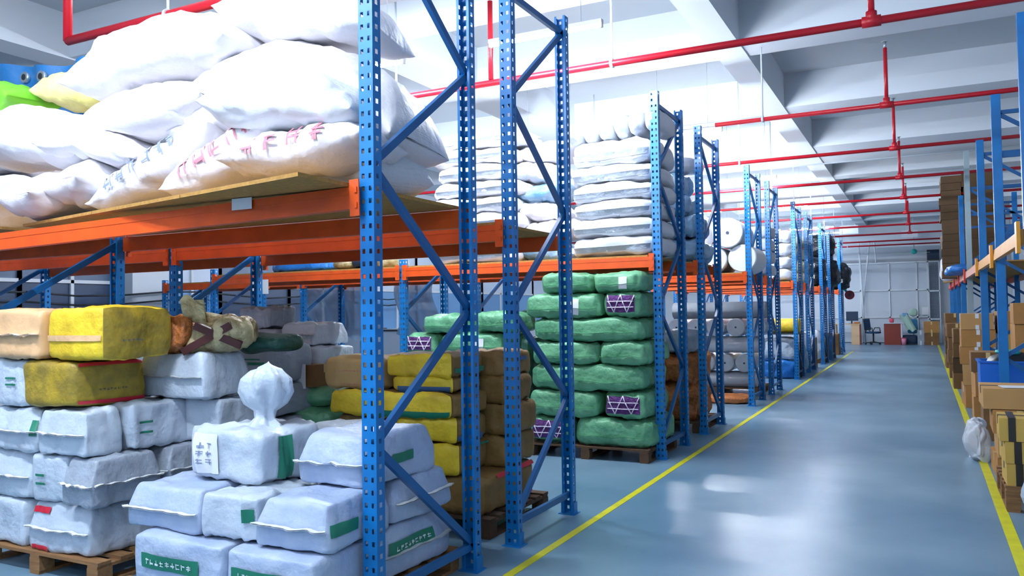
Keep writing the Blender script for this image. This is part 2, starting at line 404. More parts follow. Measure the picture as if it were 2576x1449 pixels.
def rack(label, yf, yr, xs, zb, pat, pats2=None, deck=True, zlast=None, boardskew=None, group='blue pallet racks beside the aisle'):
    t = thing('pallet_rack', label, 'rack', (xs[0], yf, 0), (0, 0, 0), group)
    ox, oy = xs[0], yf
    for i, x in enumerate(xs):
        for (y, r) in ((yf, 0), (yr, PI)):
            u = part('upright', UP if i == 0 else UPS, None, t, loc=(x-ox, y-oy, .006), rot=(0, 0, r)); part('base_plate', FOOT, None, u, loc=(0, 0, -.006))
        p = pat if i == 0 else (pats2 or 'B')
        nd = brace_nodes(p) if i == 0 else brace_nodes(p)[:3]+[(brace_nodes(p)[3][0], 2.2)]
        for (a, za), (b, zb2) in zip(nd, nd[1:]):
            part('brace', MB().bar((x-ox, (yf if a == 0 else yr)-oy, za), (x-ox, (yf if b == 0 else yr)-oy, zb2), .03, .045), M['bluedark'], t)
        part('brace', MB().bar((x-ox, 0, .15), (x-ox, yr-yf, .15), .03, .045), M['bluedark'], t)
        if i == 0: part('brace', MB().bar((x-ox, 0, 3.84), (x-ox, yr-yf, 3.84), .03, .045), M['bluedark'], t)
    for i in range(len(xs)-1):
        xa, xb = xs[i]-.05, xs[i+1]+.05; L = xa-xb; xm = (xa+xb)/2
        for (y, r, rear) in ((yf-.04, 0, 0), (yr+.04, PI, 1)):
            dz = 0; ry = 0
            if boardskew and not rear: ry = -math.atan2(.07, L); dz = -.03     # this loaded beam hangs lower at its far end
            b = part('beam', beam_mesh(L, M['orange']), None, t, loc=(xm-ox, y-oy, zb+dz), rot=(0, ry, r))
            part('connector', CONN, None, b, loc=(L/2, -.028, 0)); c = part('connector', CONN, None, b, loc=(-L/2, -.022, .11), rot=(0, PI, 0))
        if deck:
            nb = 3
            for k in range(nb):
                a = xb+.06+(L-.1)*k/nb; c = xb+.06+(L-.1)*(k+1)/nb-.006
                y0a = y0c = yf-.05; z = zb+.1155
                if boardskew and i == 0: y0a = yf-.45+(c*0)+(.62*(xa-a)/L); y0c = yf-.45+.62*(xa-c)/L; z = zb+.122
                y1 = yr+.05
                mb = MB(); v = [(a-ox, y0a-oy, z), (c-ox, y0c-oy, z), (c-ox, y1-oy, z), (a-ox, y1-oy, z)]
                mb.v = v+[(q[0], q[1], q[2]+.02) for q in v]
                mb.f = [(0, 3, 2, 1), (4, 5, 6, 7), (0, 1, 5, 4), (1, 2, 6, 5), (2, 3, 7, 6), (3, 0, 4, 7)]; mb.sm = [False]*6
                part('deck_board', mb, M['board'], t)
    return t
X0 = -2.54
XS = [X0, -5.85, -9.17]
rows = [
    ('first blue pallet rack, with overhanging board carrying big white sacks', 3.38, 4.38, XS, 2.14, 'A', True),
    ('second blue pallet rack, standing back to back with the sack rack', 4.96, 5.92, XS, 2.09, 'B', False),
    ('third blue pallet rack, with green bales under its beam', 8.45, 9.41, XS, 2.06, 'B', False),
    ('fourth blue pallet rack, behind the green bale rack', 10.34, 11.31, XS+[-12.48], 2.08, 'A', False),
    ('fifth blue pallet rack, carrying big white foam rolls', 13.57, 14.55, XS[:2], 2.06, 'A', False),
    ('sixth blue pallet rack, above the pallet of silver rolls', 15.5, 16.45, XS[:2], 2.06, 'B', False),
    ('seventh blue pallet rack, above the yellow roll', 18.87, 19.85, XS[:2], 2.06, 'A', False),
    ('eighth blue pallet rack, holding the cream bundles', 21.0, 22.0, XS[:2], 2.06, 'B', False),
    ('ninth blue pallet rack, before the two black bundle racks', 24.1, 25.1, XS[:2], 2.06, 'A', False),
    ('tenth blue pallet rack, holding shiny black bundles', 26.3, 27.3, XS[:2], 2.06, 'B', False),
    ('eleventh and last blue pallet rack, beside the beech desk', 29.7, 30.7, XS[:2], 2.06, 'A', False),
    ]
for (lab, yf, yr, xs, zb, pat, sk) in rows:
    rack(lab, yf, yr, xs, zb, pat, 'B', boardskew=sk, deck=True)
# paper tags hanging on the racks
tag(link('label_card', MB().box(-.075, .075, -.002, 0, -.032, .032).data('label_card', M['paper']), None, (-3.37, 3.303, 2.225)), 'small pale card stuck on the orange beam under the white sacks', 'tag')
tag(link('paper_sign', MB().box(-.15, .15, -.003, 0, -.1, .1).data('paper_sign', M['paper']), None, (-8.2, 8.37, 2.0)), 'white paper sign hanging from the far orange beam', 'sign')

# rack along the other side of the aisle
def side_rack():
    t = thing('pallet_rack', 'long blue pallet rack with yellow front beam above cardboard boxes', 'rack', (.8, 7.8, 0), (0, 0, 0))
    Y = [7.8, 10.7, 13.55, 17.4, 20.2, 23.0, 25.8, 28.6]
    tops = 4.0; pm = MB().box(-.045, .045, -.04, .04, 0, tops).box(-.048, -.045, -.03, .03, 0, tops).box(.045, .048, -.03, .03, 0, tops)
    pb = pm.data('upright', M['blue']); pg = MB().box(-.045, .045, -.04, .04, 0, tops+.5).box(-.05, -.045, -.03, -.01, 0, tops).data('upright', M['galv'])
    br = None
    for i, y in enumerate(Y):
        for x in (0, 1.0):
            u = part('upright', pg if i == 3 else pb, None, t, 'galvanised grey post' if i == 3 else None, loc=(x, y-7.8, .006))
            part('base_plate', FOOT, None, u, loc=(0, 0, -.006))
        zs = [.3, 1.0, 1.7, 2.4, 3.1, 3.8]
        for k in range(5):
            a, b = (0, 1) if k % 2 else (1, 0)
            part('brace', MB().bar((a, y-7.8, zs[k]), (b, y-7.8, zs[k+1]), .03, .045), M['bluedark'], t)
        part('brace', MB().bar((0, y-7.8, 3.3), (1, y-7.8, 3.3), .03, .045), M['bluedark'], t)
        part('brace', MB().bar((0, y-7.8, 3.8), (1, y-7.8, 3.8), .03, .045), M['bluedark'], t)
    for i in range(len(Y)-1):
        m = M['yelbeam'] if i < 2 else M['redc'] if i > 3 else M['salmon']
        for x in (-.05, 1.05):
            b = part('beam', MB().box(-.025, .025, 0, Y[i+1]-Y[i], 2.1, 2.17).box(-.018, .018, 0, Y[i+1]-Y[i], 2.17, 2.22), m, t, loc=(x, Y[i]-7.8, 0))
            if x < 0: part('connector', MB().box(-.055, -.027, -.07, .07, 2.02, 2.28), M['yelbeam' if i < 3 else 'redc'], b)
        nb = 3
        for k in range(nb):
            if i < 2: continue
            a = Y[i]+(Y[i+1]-Y[i])*k/nb; c = Y[i]+(Y[i+1]-Y[i])*(k+1)/nb-.01
            part('deck_board', MB().box(-.06, 1.06, a-7.8, c-7.8, 2.222, 2.24), M['board'], t)
M['salmon'] = mat('beam_salmon', 'e39a84', .5)
side_rack()

# ------------------------------------------------------------------ first rack: white sacks on the upper deck
ZA = 2.14+.142
def sack(label, cx, cy, cz, L, W, T, rot, m='sack', droop=0, ear=.05, print_=None, cat='sack', name='white_sack', group='white sacks on the first rack'):
    SEED[0] += 1
    me = sackmesh('body', L, W, T, SEED[0], M[m], droop, ear=ear)
    t = thing(name, label, cat, (cx, cy, cz-T/2), tuple(math.radians(a) for a in rot), group)
    part('body', me, None, t)
    if print_:
        mb = MB(); rr = random.Random(SEED[0]); ncol, col, ysgn = print_
        for c in range(ncol):
            xx = -L*.32+L*.64*c/ncol; wd = L*.64/ncol*.62
            for k in range(4):
                a = xx+rr.random()*wd*.3; zz = T*.5+T*.34*rr.random()
                if k < 2: pts = (a, a+wd*.8, zz, zz+.013)
                else: a = xx+rr.random()*wd; pts = (a, a+.013, T*.48, T*.9)
                def fn(p, q, pts=pts):
                    X = pts[0]+(pts[1]-pts[0])*p; Z = pts[2]+(pts[3]-pts[2])*q
                    u = X/(L/2); tt = max(0, 1-abs(u)**3.4)**.55; zz2 = min(.96, max(0, (Z-T/2)/(T/2*tt))); y = -math.sqrt(1-zz2**(2/.8))**.8*W/2
                    return (X, y-.018, Z-droop*u*u*L*.5)
                mb.grid(fn, 3, 3)
        part('lettering', mb, M[col], t, 'blue printed characters' if col == 'ink' else 'red printed characters')['kind'] = 'stuff'
    return t
sack('plain small white sack at the far end of the bottom sack layer, tied neck', -5.45, 3.80, 2.45, .95, .55, .33, (0, 0, 82))
sack('small white sack in the bottom layer, second along from the far end', -4.93, 3.78, 2.46, .95, .56, .34, (0, 6, 78))
sack('long white sack leaning up with blue printed characters', -4.28, 3.66, 2.56, 1.06, .5, .28, (0, -24, 6), print_=(6, 'ink', -1))
sack('leaning white sack with red printed characters', -3.62, 3.66, 2.58, .98, .5, .29, (0, -26, 8), print_=(5, 'redink', -1))
sack('flat white sack with small red marks, beside the nearest blue post', -3.08, 3.58, 2.52, .92, .55, .26, (0, -6, 8), print_=(4, 'redink', -1))
sack('large white sack drooping at the far end, in the middle layer', -5.65, 3.75, 2.92, 1.25, .8, .42, (0, 8, 10), droop=.22)
sack('narrow white sack hanging its corner over the bottom layer', -4.9, 3.62, 2.76, .92, .55, .24, (0, 12, 4), droop=.1)
sack('plump white sack in the middle layer, above the blue printed sack', -4.45, 3.74, 2.93, 1.2, .72, .36, (0, -7, 3), droop=.08)
sack('white sack wedged in the middle layer, above the red printed sack', -3.76, 3.84, 2.9, .95, .7, .33, (0, -10, 0), droop=.05)
sack('tilted white sack with hanging belly behind the nearest blue post', -3.22, 3.64, 2.82, 1.02, .7, .34, (0, 7, 6), 'sack2', droop=.1)
sack('wide white sack lying on top of the pile with a pointed corner', -4.38, 3.85, 3.32, 1.5, .95, .46, (0, -3, 0), droop=.1, ear=.06)
sack('biggest white sack, bulging past the nearest blue post', -3.37, 3.96, 2.95, 1.38, .9, .58, (0, 17, 9), droop=.2, ear=0)
sack('small grey-white sack drooping over the board end inside the frame', -3.0, 3.98, 2.5, .5, .7, .36, (0, 10, 8), 'sack2', droop=.2)
sack('folded white sack at the very top of the pile', -3.36, 3.9, 3.46, 1.05, .7, .36, (0, 12, 10), droop=.15)
sack('pale yellow sack with pink end, behind the pile', -5.9, 4.25, 3.42, .9, .55, .30, (0, 0, 4), 'col_y', name='yellow_sack')
sack('white sack beneath the blue tarp, in the far bay', -6.9, 4.05, 2.55, 1.2, .8, .5, (0, 0, 6))
sack('second white sack beneath the blue tarp, in the far bay', -6.9, 4.05, 3.02, 1.2, .8, .48, (0, 3, -6))
# blue tarp with eyelets
t = thing('eyelet_tarp', 'blue tarp with steel eyelets standing on the far sacks', 'tarp', (-6.9, 4.35, 3.30))
def tf(a, b, o=0): return (-.85+1.7*a, .05*math.sin(a*19)+.1*(1-b)+o, -.02+.62*b-.13*a+.03*math.sin(a*7))
part('cloth', MB().grid(lambda a, b: tf(a, b), 40, 8).grid(lambda a, b: tf(1-a, b, .012), 40, 8), M['tarp'], t)
for k, a in enumerate((.16, .38, .6, .82)):
    x, y, z = tf(a, .9); part('eyelet', MB().cyl((x, y-.02, z-.04), (x, y+.02, z-.04), .05, 16), M['steel'], t)
    part('hole', MB().cyl((x, y-.024, z-.04), (x, y-.019, z-.04), .028, 12), M['dark'], t)
sack('lime green bundle lying below the blue tarp', -6.95, 4.02, 3.42, 1.15, .5, .34, (0, 6, 0), 'lime', name='green_bundle', group=None, cat='bundle')

# ------------------------------------------------------------------ ground stacks under the first rack
pallet('light wooden pallet under the white packages beside the gap', -5.62, -4.41, 3.17, 4.2)
GB = lambda F, u0, u1, v0, v1: (F, u0, u1, v0, v1, 'gband', 'green printed band')
GW = lambda F, u0, u1, v0, v1: (F, u0, u1, v0, v1, 'paper', 4, 7)
G1 = 'white wrapped packages on the light pallet'
a = dict(m='packw', fold=.008, group=G1)
# the stack on the light pallet, bottom to top
pack('white package with red tape, bottom layer of the light pallet stack', -5.15, -4.53, 3.2, 3.7, .14, .44, fin=('f',), bands=[('f', -.9, -.3, .55, .8, 'rband', 'red tape'), ('f', -.75, -.2, -.92, -.75, 'rband', 'red tape')], **a)
pack('white package with green bars on its side, bottom layer of the light pallet stack', -4.98, -4.47, 3.71, 4.2, .14, .44, bands=[GB('r', -.7, -.35, .2, .3), GB('r', -.7, -.35, -.3, -.2)], **a)
pack('white package at the far corner of the bottom layer on the light pallet', -5.6, -5.17, 3.2, 3.75, .14, .43, **a)
pack('white package with small green print, second layer of the light pallet stack', -5.1, -4.75, 3.2, 3.8, .44, .745, bands=[GB('f', -.6, -.1, .1, .2), GB('f', -.6, -.1, -.25, -.15)], **a)
pack('grey-white package with pale seal, second layer, near corner of the light pallet stack', -4.74, -4.45, 3.16, 3.66, .45, .74, fin=('f', 'r'), **{**a, 'm': 'packg'})
pack('grey-white package with pale seal, second layer, set back on the light pallet', -4.76, -4.42, 3.68, 4.22, .45, .75, fin=('f', 'r'), **{**a, 'm': 'packg'})
pack('white package at the far side of the second layer on the light pallet', -5.6, -5.12, 3.2, 3.8, .44, .74, fin=('f',), **a)
pack('white package with folded white end, third layer of the light pallet stack', -5.02, -4.54, 3.18, 3.45, .75, 1.03, fin=('f',), **a)
pack('long pleated white package with green bars, third layer of the light pallet stack', -4.95, -4.5, 3.47, 4.15, .75, 1.04, bands=[GB('r', -.85, -.55, .15, .25), GB('r', -.85, -.55, -.3, -.2), GB('r', .6, .9, .15, .25)], **{**a, 'fold': .02})
pack('white package with green corner, third layer at the far side of the light pallet', -5.6, -5.04, 3.2, 3.8, .745, 1.02, fin=('f',), bands=[GB('f', .8, .98, -.2, .5)], **a)
pack('white package with green bars, fourth layer, behind the ochre carton end', -5.72, -5.2, 3.22, 3.8, 1.03, 1.34, bands=[GB('f', .3, .7, .15, .23), GB('f', .3, .7, -.12, -.04)], **a)
pack('ochre bale with red stripes, fourth layer of the light pallet stack', -5.2, -4.69, 3.2, 3.74, 1.04, 1.33, 'yellowd', rz=.02, k=10, fold=.006,
     bands=[('r', -.9, .9, .78, .93, 'rband', 'red stripe'), ('r', -.9, .9, -.88, -.72, 'rband', 'red stripe')], lines=[('r', -.4, .4, -.35, -.2, 'dkink', 1, 8)], cat='bale', name='striped_bale')
pack('white package with open folded end beside the red-striped bale', -4.86, -4.2, 3.77, 4.2, 1.05, 1.36, fin=('f',), **a)
pack('white package under the open-ended one, on the set-back side', -4.62, -4.2, 3.9, 4.35, .76, 1.04, **a)
pack('large ochre bale with beige seam, topmost on the light pallet', -4.97, -4.42, 3.2, 3.72, 1.34, 1.67, 'yellow', rz=.0, k=10, fold=.008,
     bands=[('f', -.98, .98, -.28, -.06, 'peach', 'beige cloth seam'), ('r', -.96, .96, -.96, .96, 'yellowd', 'ochre side weave with painted shade')], lines=[('r', -.5, .1, -.32, -.22, 'bband', 1, 5)], cat='bale', name='ochre_bale')  # side patch puts the shade into the colour of the yellow weave
pack('peach wrapped bale lying beside the large ochre bale', -5.62, -4.99, 3.18, 3.8, 1.35, 1.66, 'peach', fold=.014, fin=('f',), cat='bale', name='peach_bale')
pack('crumpled orange bag end tucked behind the large ochre bale', -4.72, -4.36, 3.72, 4.15, 1.37, 1.6, 'orangec', k=3.5, amp=.05, fold=.03, cat='bag', name='crumpled_bag')
t, _ = pack('tan open bag with maroon straps on top of the white packages', -4.5, -4.05, 3.85, 4.2, 1.375, 1.6, 'tan', k=4, amp=.05, fold=.02, rz=.4, rx=.15, cat='bag', name='tan_bag')
part('strap', MB().bar((-.2, -.19, .02), (.15, -.2, .2), .03, .05), M['maroon'], t); part('strap', MB().bar((-.1, -.2, .2), (.2, -.19, .06), .03, .05), M['maroon'], t)
part('flap', MB().grid(lambda a, b: (-.22+.16*a, -.1-.04*b, .2+.16*b+.04*math.sin(a*5)), 6, 4).grid(lambda a, b: (-.06-.16*a, -.09-.04*b, .2+.16*b), 6, 4), M['tan'], t)
pack('small dark green bag behind the tan bag', -4.4, -4.02, 4.22, 4.6, 1.34, 1.47, 'greendk', k=3, amp=.03, cat='bag', name='green_bag')

# the nearer blue-white stack beside the first frame
pallet('wooden pallet under the pale blue-white packages', -4.05, -2.62, 3.02, 4.35)
G2 = 'pale blue-white packages beside the nearest frame'
b_ = dict(m='pack', fold=.004, group=G2)
pack('pale package with green block on its front, far one in the bottom row', -3.9, -3.22, 3.0, 3.5, .14, .425, bands=[GB('f', -.72, .55, -.2, .35)], lines=[('f', -.6, .45, -.08, .22, 'fin', 1, 9)], **b_)
pack('pale package with green block on its front, bottom row beside the post', -3.2, -2.62, 3.0, 3.5, .14, .42, bands=[GB('f', -.8, .45, -.15, .4)], lines=[('f', -.65, .35, 0, .28, 'fin', 1, 9)], **b_)
pack('pale package with green block on its side, bottom row inside the frame', -3.2, -2.62, 3.55, 4.28, .14, .42, fin=('r',), bands=[GB('r', -.85, .4, -.1, .45)], lines=[('r', -.7, .3, .05, .3, 'fin', 1, 9)], **b_)
pack('pale package at the back of the bottom row', -3.95, -3.25, 3.55, 4.25, .14, .42, **b_)
pack('pale package with seal, far one in the second row', -4.04, -3.47, 3.08, 3.6, .43, .665, fin=('f',), **b_)
pack('crumpled white package in the middle of the second row', -3.46, -3.08, 3.1, 3.6, .43, .66, bands=[GB('f', .6, .95, -.1, .5)], **{**b_, 'm': 'packw', 'fold': .015})
pack('grey-topped pale package with seal, near corner of the second row', -3.07, -2.6, 3.08, 3.62, .43, .67, fin=('f',), bands=[GB('r', -.9, -.1, -.35, .15)], **b_)
pack('pale package with seal, second row beside the inner post', -3.1, -2.62, 3.66, 4.3, .43, .67, fin=('r',), **b_)
pack('pale package at the back of the second row', -3.8, -3.12, 3.65, 4.25, .43, .665, **b_)
pack('large pale package with green side block, on top beside the post', -3.1, -2.64, 3.42, 4.15, .67, .945, fin=('f',), bands=[GB('r', -.3, .3, -.3, .1)], **b_)
pack('grey pale package between the tied bag and the top package', -3.42, -3.1, 3.65, 4.2, .67, .93, **{**b_, 'm': 'packg'})
# tied bag with neck
t, s = pack('upright white bag with twisted neck and white delivery note', -3.82, -3.2, 3.3, 3.78, .665, .965, 'packw', k=8, amp=.02, fold=.016, rz=-.05,
     bands=[GB('r', -.5, -.05, -.85, .75), ('f', -.72, -.12, -.7, .8, 'paper', 'white delivery note')], lines=[('f', -.62, -.22, -.4, .5, 'ink', 3, 2)], cat='bag', name='tied_bag', group=None)
def neck(a, b):
    th = 2*PI*a; P = [(.19, .24), (.11, .29), (.06, .34), (.065, .38), (.12, .42), (.16, .49), (.155, .56), (.10, .61), (0, .63)]
    i = min(7, int(b*8)); f = b*8-i; r = P[i][0]*(1-f)+P[i+1][0]*f; z = P[i][1]*(1-f)+P[i+1][1]*f
    r *= 1+.16*math.sin(3*th+b*4)+.12*math.sin(8*th+b*9)+.1*math.cos(4*th-1)
    return (.06+r*math.cos(th)+.05*b, r*.75*math.sin(th), z+.04*math.cos(th+1)*b)
part('neck', MB().grid(neck, 40, 24), M['packw'], t, 'white crumpled neck of the bag')

# ------------------------------------------------------------------ second rack, lower bay: more packages, yellow bales
G3 = 'grey-white packages behind the light pallet'
c_ = dict(m='packg', fold=.01, group=G3)
pallet('wooden pallet hidden under the grey-white packages', -5.62, -4.45, 4.6, 5.75)
pack('grey package low in the stack behind the gap', -5.5, -4.9, 4.62, 5.3, .14, .45, **c_); pack('grey package low in the stack beside the gap', -4.88, -4.45, 4.62, 5.3, .14, .45, **c_)
pack('grey package in the second row behind the gap', -5.5, -4.9, 4.62, 5.3, .46, .76, **c_)
pack('grey crumpled package with pale seal, second row behind the tied bag', -4.88, -4.45, 4.62, 5.2, .46, .8, fin=('f',), **c_)
pack('grey package with pale seal, third row behind the gap', -5.5, -4.92, 4.62, 5.3, .77, 1.05, fin=('f',), **c_)
pack('grey package with loose white edge, third row behind the tied bag', -4.9, -4.5, 4.65, 5.3, .81, 1.06, fin=('f',), **c_)
pack('long grey-white package with two green marks, top of the stack behind the gap', -5.4, -4.52, 4.68, 5.2, 1.06, 1.37, bands=[GB('f', -.92, -.7, .15, .22), GB('f', -.92, -.7, -.08, -.01), GB('f', .4, .85, .25, .32), GB('f', .55, .95, .0, .14)], **c_)
pack('grey package with green mark, upper row behind the long package', -5.55, -4.95, 5.22, 5.75, 1.06, 1.48, bands=[GB('f', .2, .6, .4, .75)], **c_)
pack('small stack of silvery folded film on the grey packages', -5.4, -5.02, 5.25, 5.6, 1.49, 1.66, 'packg', fold=.03, group=None)
pack('white wrapped package with bright corner behind the blue post', -5.0, -4.58, 5.3, 5.75, 1.34, 1.53, fin=('f',), **{**c_, 'm': 'packw'})
pack('white wrapped package with green mark behind the blue post', -5.0, -4.5, 5.28, 5.75, 1.1, 1.33, bands=[GB('f', -.6, .3, -.1, .35)], **{**c_, 'm': 'packw'})
pack('grey package below the green-marked one behind the blue post', -5.0, -4.5, 5.28, 5.75, .77, 1.09, **c_)
pack('grey package at the bottom behind the blue post', -5.0, -4.5, 5.28, 5.75, .14, .76, **c_)
pallet('dark pallet under the green bags and yellow bales', -4.42, -2.75, 5.0, 5.98, 'wooddk')
GG = 'dark green glossy bags behind the tied bag'
for (lab, z0, z1) in (('lower dark green glossy bag beside the yellow bales', .68, .85), ('upper dark green glossy bag beside the yellow bales', .86, 1.0)):
    pack(lab, -4.95, -4.22, 5.1 if z0 > .8 else 5.0, 5.6, z0, z1, 'green', k=3, amp=.03, fold=.01, cat='bag', name='green_bag', group=GG)
pack('green bale supporting the dark green glossy bags', -4.44, -4.2, 5.1, 5.6, .14, .67, 'greendk', k=6, cat='bale', name='green_bale')
box('small brown box with white paper on it, above the green bags', -4.75, -4.44, 5.1, 5.4, 1.01, 1.19, 'cardd', rz=.1)
tag(link('paper_sheet', MB().box(-.07, .07, -.003, 0, -.1, .1).data('paper_sheet', M['paper']), None, (-4.56, 5.075, 1.1), (0, 0, .1)), 'white paper sheet stuck on the small brown box', 'paper')
G4 = 'yellow and brown bales in the second rack'
def bale(label, x0, x1, y0, y1, z0, z1, front='yellow', side='brownw', bands=(), rz=0.03, **kw):
    t, s = pack(label, x0, x1, y0, y1, z0, z1, side, rz=rz, k=7, amp=.016, fold=.012, bands=[], cat='bale', name='woven_bale', group=G4, **kw)
    mb = MB(); s.patch(mb, 'f', -.99, .99, -.99, .99, .012, 18, 18); part('end_cloth', mb, M[front], t, 'yellow end cloth' if front == 'yellow' else None)
    for (F, u0, u1, v0, v1, bm, lab) in bands:
        b2 = MB(); s.patch(b2, F, u0, u1, v0, v1, .019); part('band', b2, M[bm], t, lab)
    return t
BB = lambda F, u0, u1, v0, v1: (F, u0, u1, v0, v1, 'bband', 'blue-grey stripe')
GS = lambda F, u0, u1, v0, v1: (F, u0, u1, v0, v1, 'gband', 'green stripe')
RS = lambda F, u0, u1, v0, v1: (F, u0, u1, v0, v1, 'rband', 'red stripe')
bale('brown bale with two red stripes at the bottom of the yellow bale stack', -3.5, -2.82, 5.02, 5.92, .14, .42, 'brownw', bands=[RS('r', -.6, .95, .72, .88), RS('r', -.2, .95, -.9, -.75)])
bale('yellow-ended bale in the second layer beside the pale packages', -3.5, -2.98, 4.98, 5.42, .42, .66, bands=[GS('r', -.5, .9, .6, .72)])
bale('brown bale in the second layer, toward the aisle corner', -3.3, -2.84, 5.44, 5.95, .42, .66, 'brownw')
bale('yellow bale with blue corner stripe in the third layer', -3.55, -2.98, 4.95, 5.42, .66, .84, bands=[BB('r', -1, .3, -.75, -.4)])
bale('lumpy brown bale in the third layer above the red-striped bale', -3.3, -2.82, 5.44, 5.98, .66, .9, 'brownw')
bale('broad yellow bale with green stripe and ring mark', -4.15, -2.95, 4.9, 5.4, .84, 1.02, rz=0, bands=[GS('f', -.2, .95, -.85, -.45)])
bale('brown bale behind the broad yellow bale', -3.35, -2.84, 5.45, 5.95, .9, 1.1, 'brownw')
bale('yellow bale with blue stripe and green side stripe, near the top', -3.58, -3.02, 4.97, 5.4, 1.03, 1.13, bands=[BB('f', -.7, .9, -.9, -.3)])
bale('top yellow bale with a green side stripe', -3.62, -3.02, 4.95, 5.45, 1.13, 1.3, bands=[GS('r', -.9, .7, -.6, -.2)])
bale('top brown bale with a faint blue mark', -3.35, -2.86, 5.47, 5.95, 1.1, 1.3, 'brownw', bands=[BB('r', -.3, .4, .2, .5)])
bale('beige box-shaped bale with faint red print at the top', -4.22, -3.64, 4.98, 5.5, 1.02, 1.27, 'beige', 'beige', rz=0, lines=[('f', -.4, .3, .1, .2, 'redink', 1, 8), ('f', -.4, .3, -.7, -.6, 'redink', 1, 8)])
bale('brown bale under the beige one, hidden behind the pale packages', -4.15, -3.6, 5.0, 5.5, .14, .84, 'brownw')

# ------------------------------------------------------------------ third rack, lower: green bales
def gbale(label, x0, x1, y0, y1, z0, z1, end=False, paper=False, m='green', lz=True, G=None):
    L = x1-x0
    t, s = pack(label, x0, x1, y0, y1, z0, z1, m, k=5, amp=.016, fold=.013, gather=.06, n=20, cat='bale', name='green_bale', group=G)
    if end:
        mb = MB(); s.patch(mb, 'f', -.72, .72, -.55, .68, .010, 12, 10); part('net_opening', mb, M['purple'], t, 'purple net showing through the opening')
        lc = MB(); us = [-.7, -.35, 0, .35, .7]
        for i in range(4):
            for (va, vb) in (((-.55, .68),) if i % 2 else ((.68, -.55),)):
                lc.tube([s.at(FACES['f'](us[i]+(us[i+1]-us[i])*q/3, va+(vb-va)*q/3), .018) for q in range(4)], .006, 5)
        lc.tube([s.at(FACES['f'](-.65+1.3*q/6, -.2), .018) for q in range(7)], .006, 5)
        lc.tube([s.at(FACES['f'](-.65+1.3*q/6, .25), .018) for q in range(7)], .006, 5)
        part('lacing', lc, M['cord'], t, 'white laced cord')
    else:
        sm = MB()      # a sewn cloth edge running along the face
        sm.grid(lambda a, b: s.at(FACES['f'](-.95+1.9*a, -.25+.12*noise.noise(Vector((a*5, x0*9, z0*7)))-.05*b), .004+.018*(1-b)), 24, 2)
        part('seam', sm, M[m], t)
    if paper:
        pm = MB(); s.patch(pm, 'f', .1, .45, -.75, .5, .008, 3, 5); part('paper', pm, M['paper'], t, 'white paper label')
    return t
pallet('dark pallet under the tall green bale stack', -4.0, -2.58, 8.12, 9.2, 'wooddk')
GN = 'green bales in the tall stack'
a1 = 'bottom'; z = .14
lay = [('bottom', .14, .44, [(-4.0, -3.45, True), (-3.44, -2.56, False)]), ('second', .44, .73, [(-3.98, -3.12, False), (-3.11, -2.6, True)]),
       ('third', .73, 1.01, [(-3.98, -2.62, False)]), ('fourth', 1.01, 1.27, [(-3.95, -3.12, False), (-3.15, -2.6, False)]),
       ('fifth', 1.27, 1.52, [(-3.95, -2.64, False)]), ('sixth', 1.52, 1.8, [(-4.02, -3.08, False), (-3.07, -2.65, True)])]
for (nm, z0, z1, L) in lay:
    for i, (xa, xb, e) in enumerate(L):
        side = '' if len(L) == 1 else (' by the aisle' if i else ' off the aisle')
        kind = 'purple-netted green bale' if e else 'plain green bale'
        for dep, (ya, yb) in enumerate(((8.14, 8.62), (8.63, 9.12))):
            if dep and e: continue
            gbale('%s, %s layer of the tall green stack%s%s' % (kind, nm, side, ', rear' if dep else ', front'), xa, xb, ya, yb if not e else 9.1, z0, z1, e and not dep, (nm == 'sixth' and i == 0 and not dep), 'green', G=GN)
gbale('pillow-shaped green bag lying on top of the tall stack, away from the aisle', -3.82, -3.2, 8.14, 8.75, 1.8, 2.02, G=GN)
gbale('pillow-shaped green bag with white paper on top of the tall stack', -3.18, -2.64, 8.14, 8.75, 1.8, 2.01, paper=True, G=GN)
pallet('dark pallet under the low green bale stack', -5.72, -4.16, 8.12, 9.2, 'wooddk')
GL = 'green bales in the low stack'
for k, (nm, z0, z1) in enumerate((('first', .14, .38), ('second', .38, .6), ('third', .6, .82), ('fourth', .82, 1.1))):
    gbale('plain green bale, %s layer of the low green stack, far half' % nm, -5.7, -4.98, 8.16, 9.05, z0, z1, G=GL)
    gbale('plain green bale, %s layer of the low green stack, near half' % nm, -4.96, -4.16, 8.16, 9.05, z0, z1, G=GL)
gbale('green bale laced over purple net in the low green stack', -5.68, -5.2, 8.16, 9.05, 1.1, 1.36, True, G=GL)
gbale('long green bale with paper slip near the top of the low stack', -5.19, -4.3, 8.16, 9.05, 1.1, 1.36, paper=True, G=GL)
gbale('green bag lying at the top of the low stack, far half', -5.46, -4.8, 8.18, 8.9, 1.36, 1.58, G=GL)
gbale('green bag lying at the top of the low stack, near half', -4.72, -4.16, 8.18, 8.9, 1.36, 1.6, G=GL)
pack('dark green bale filling the gap between the two green stacks', -4.14, -4.04, 8.3, 9.0, 0, 1.3, 'greendk', cat='bale', name='green_bale')

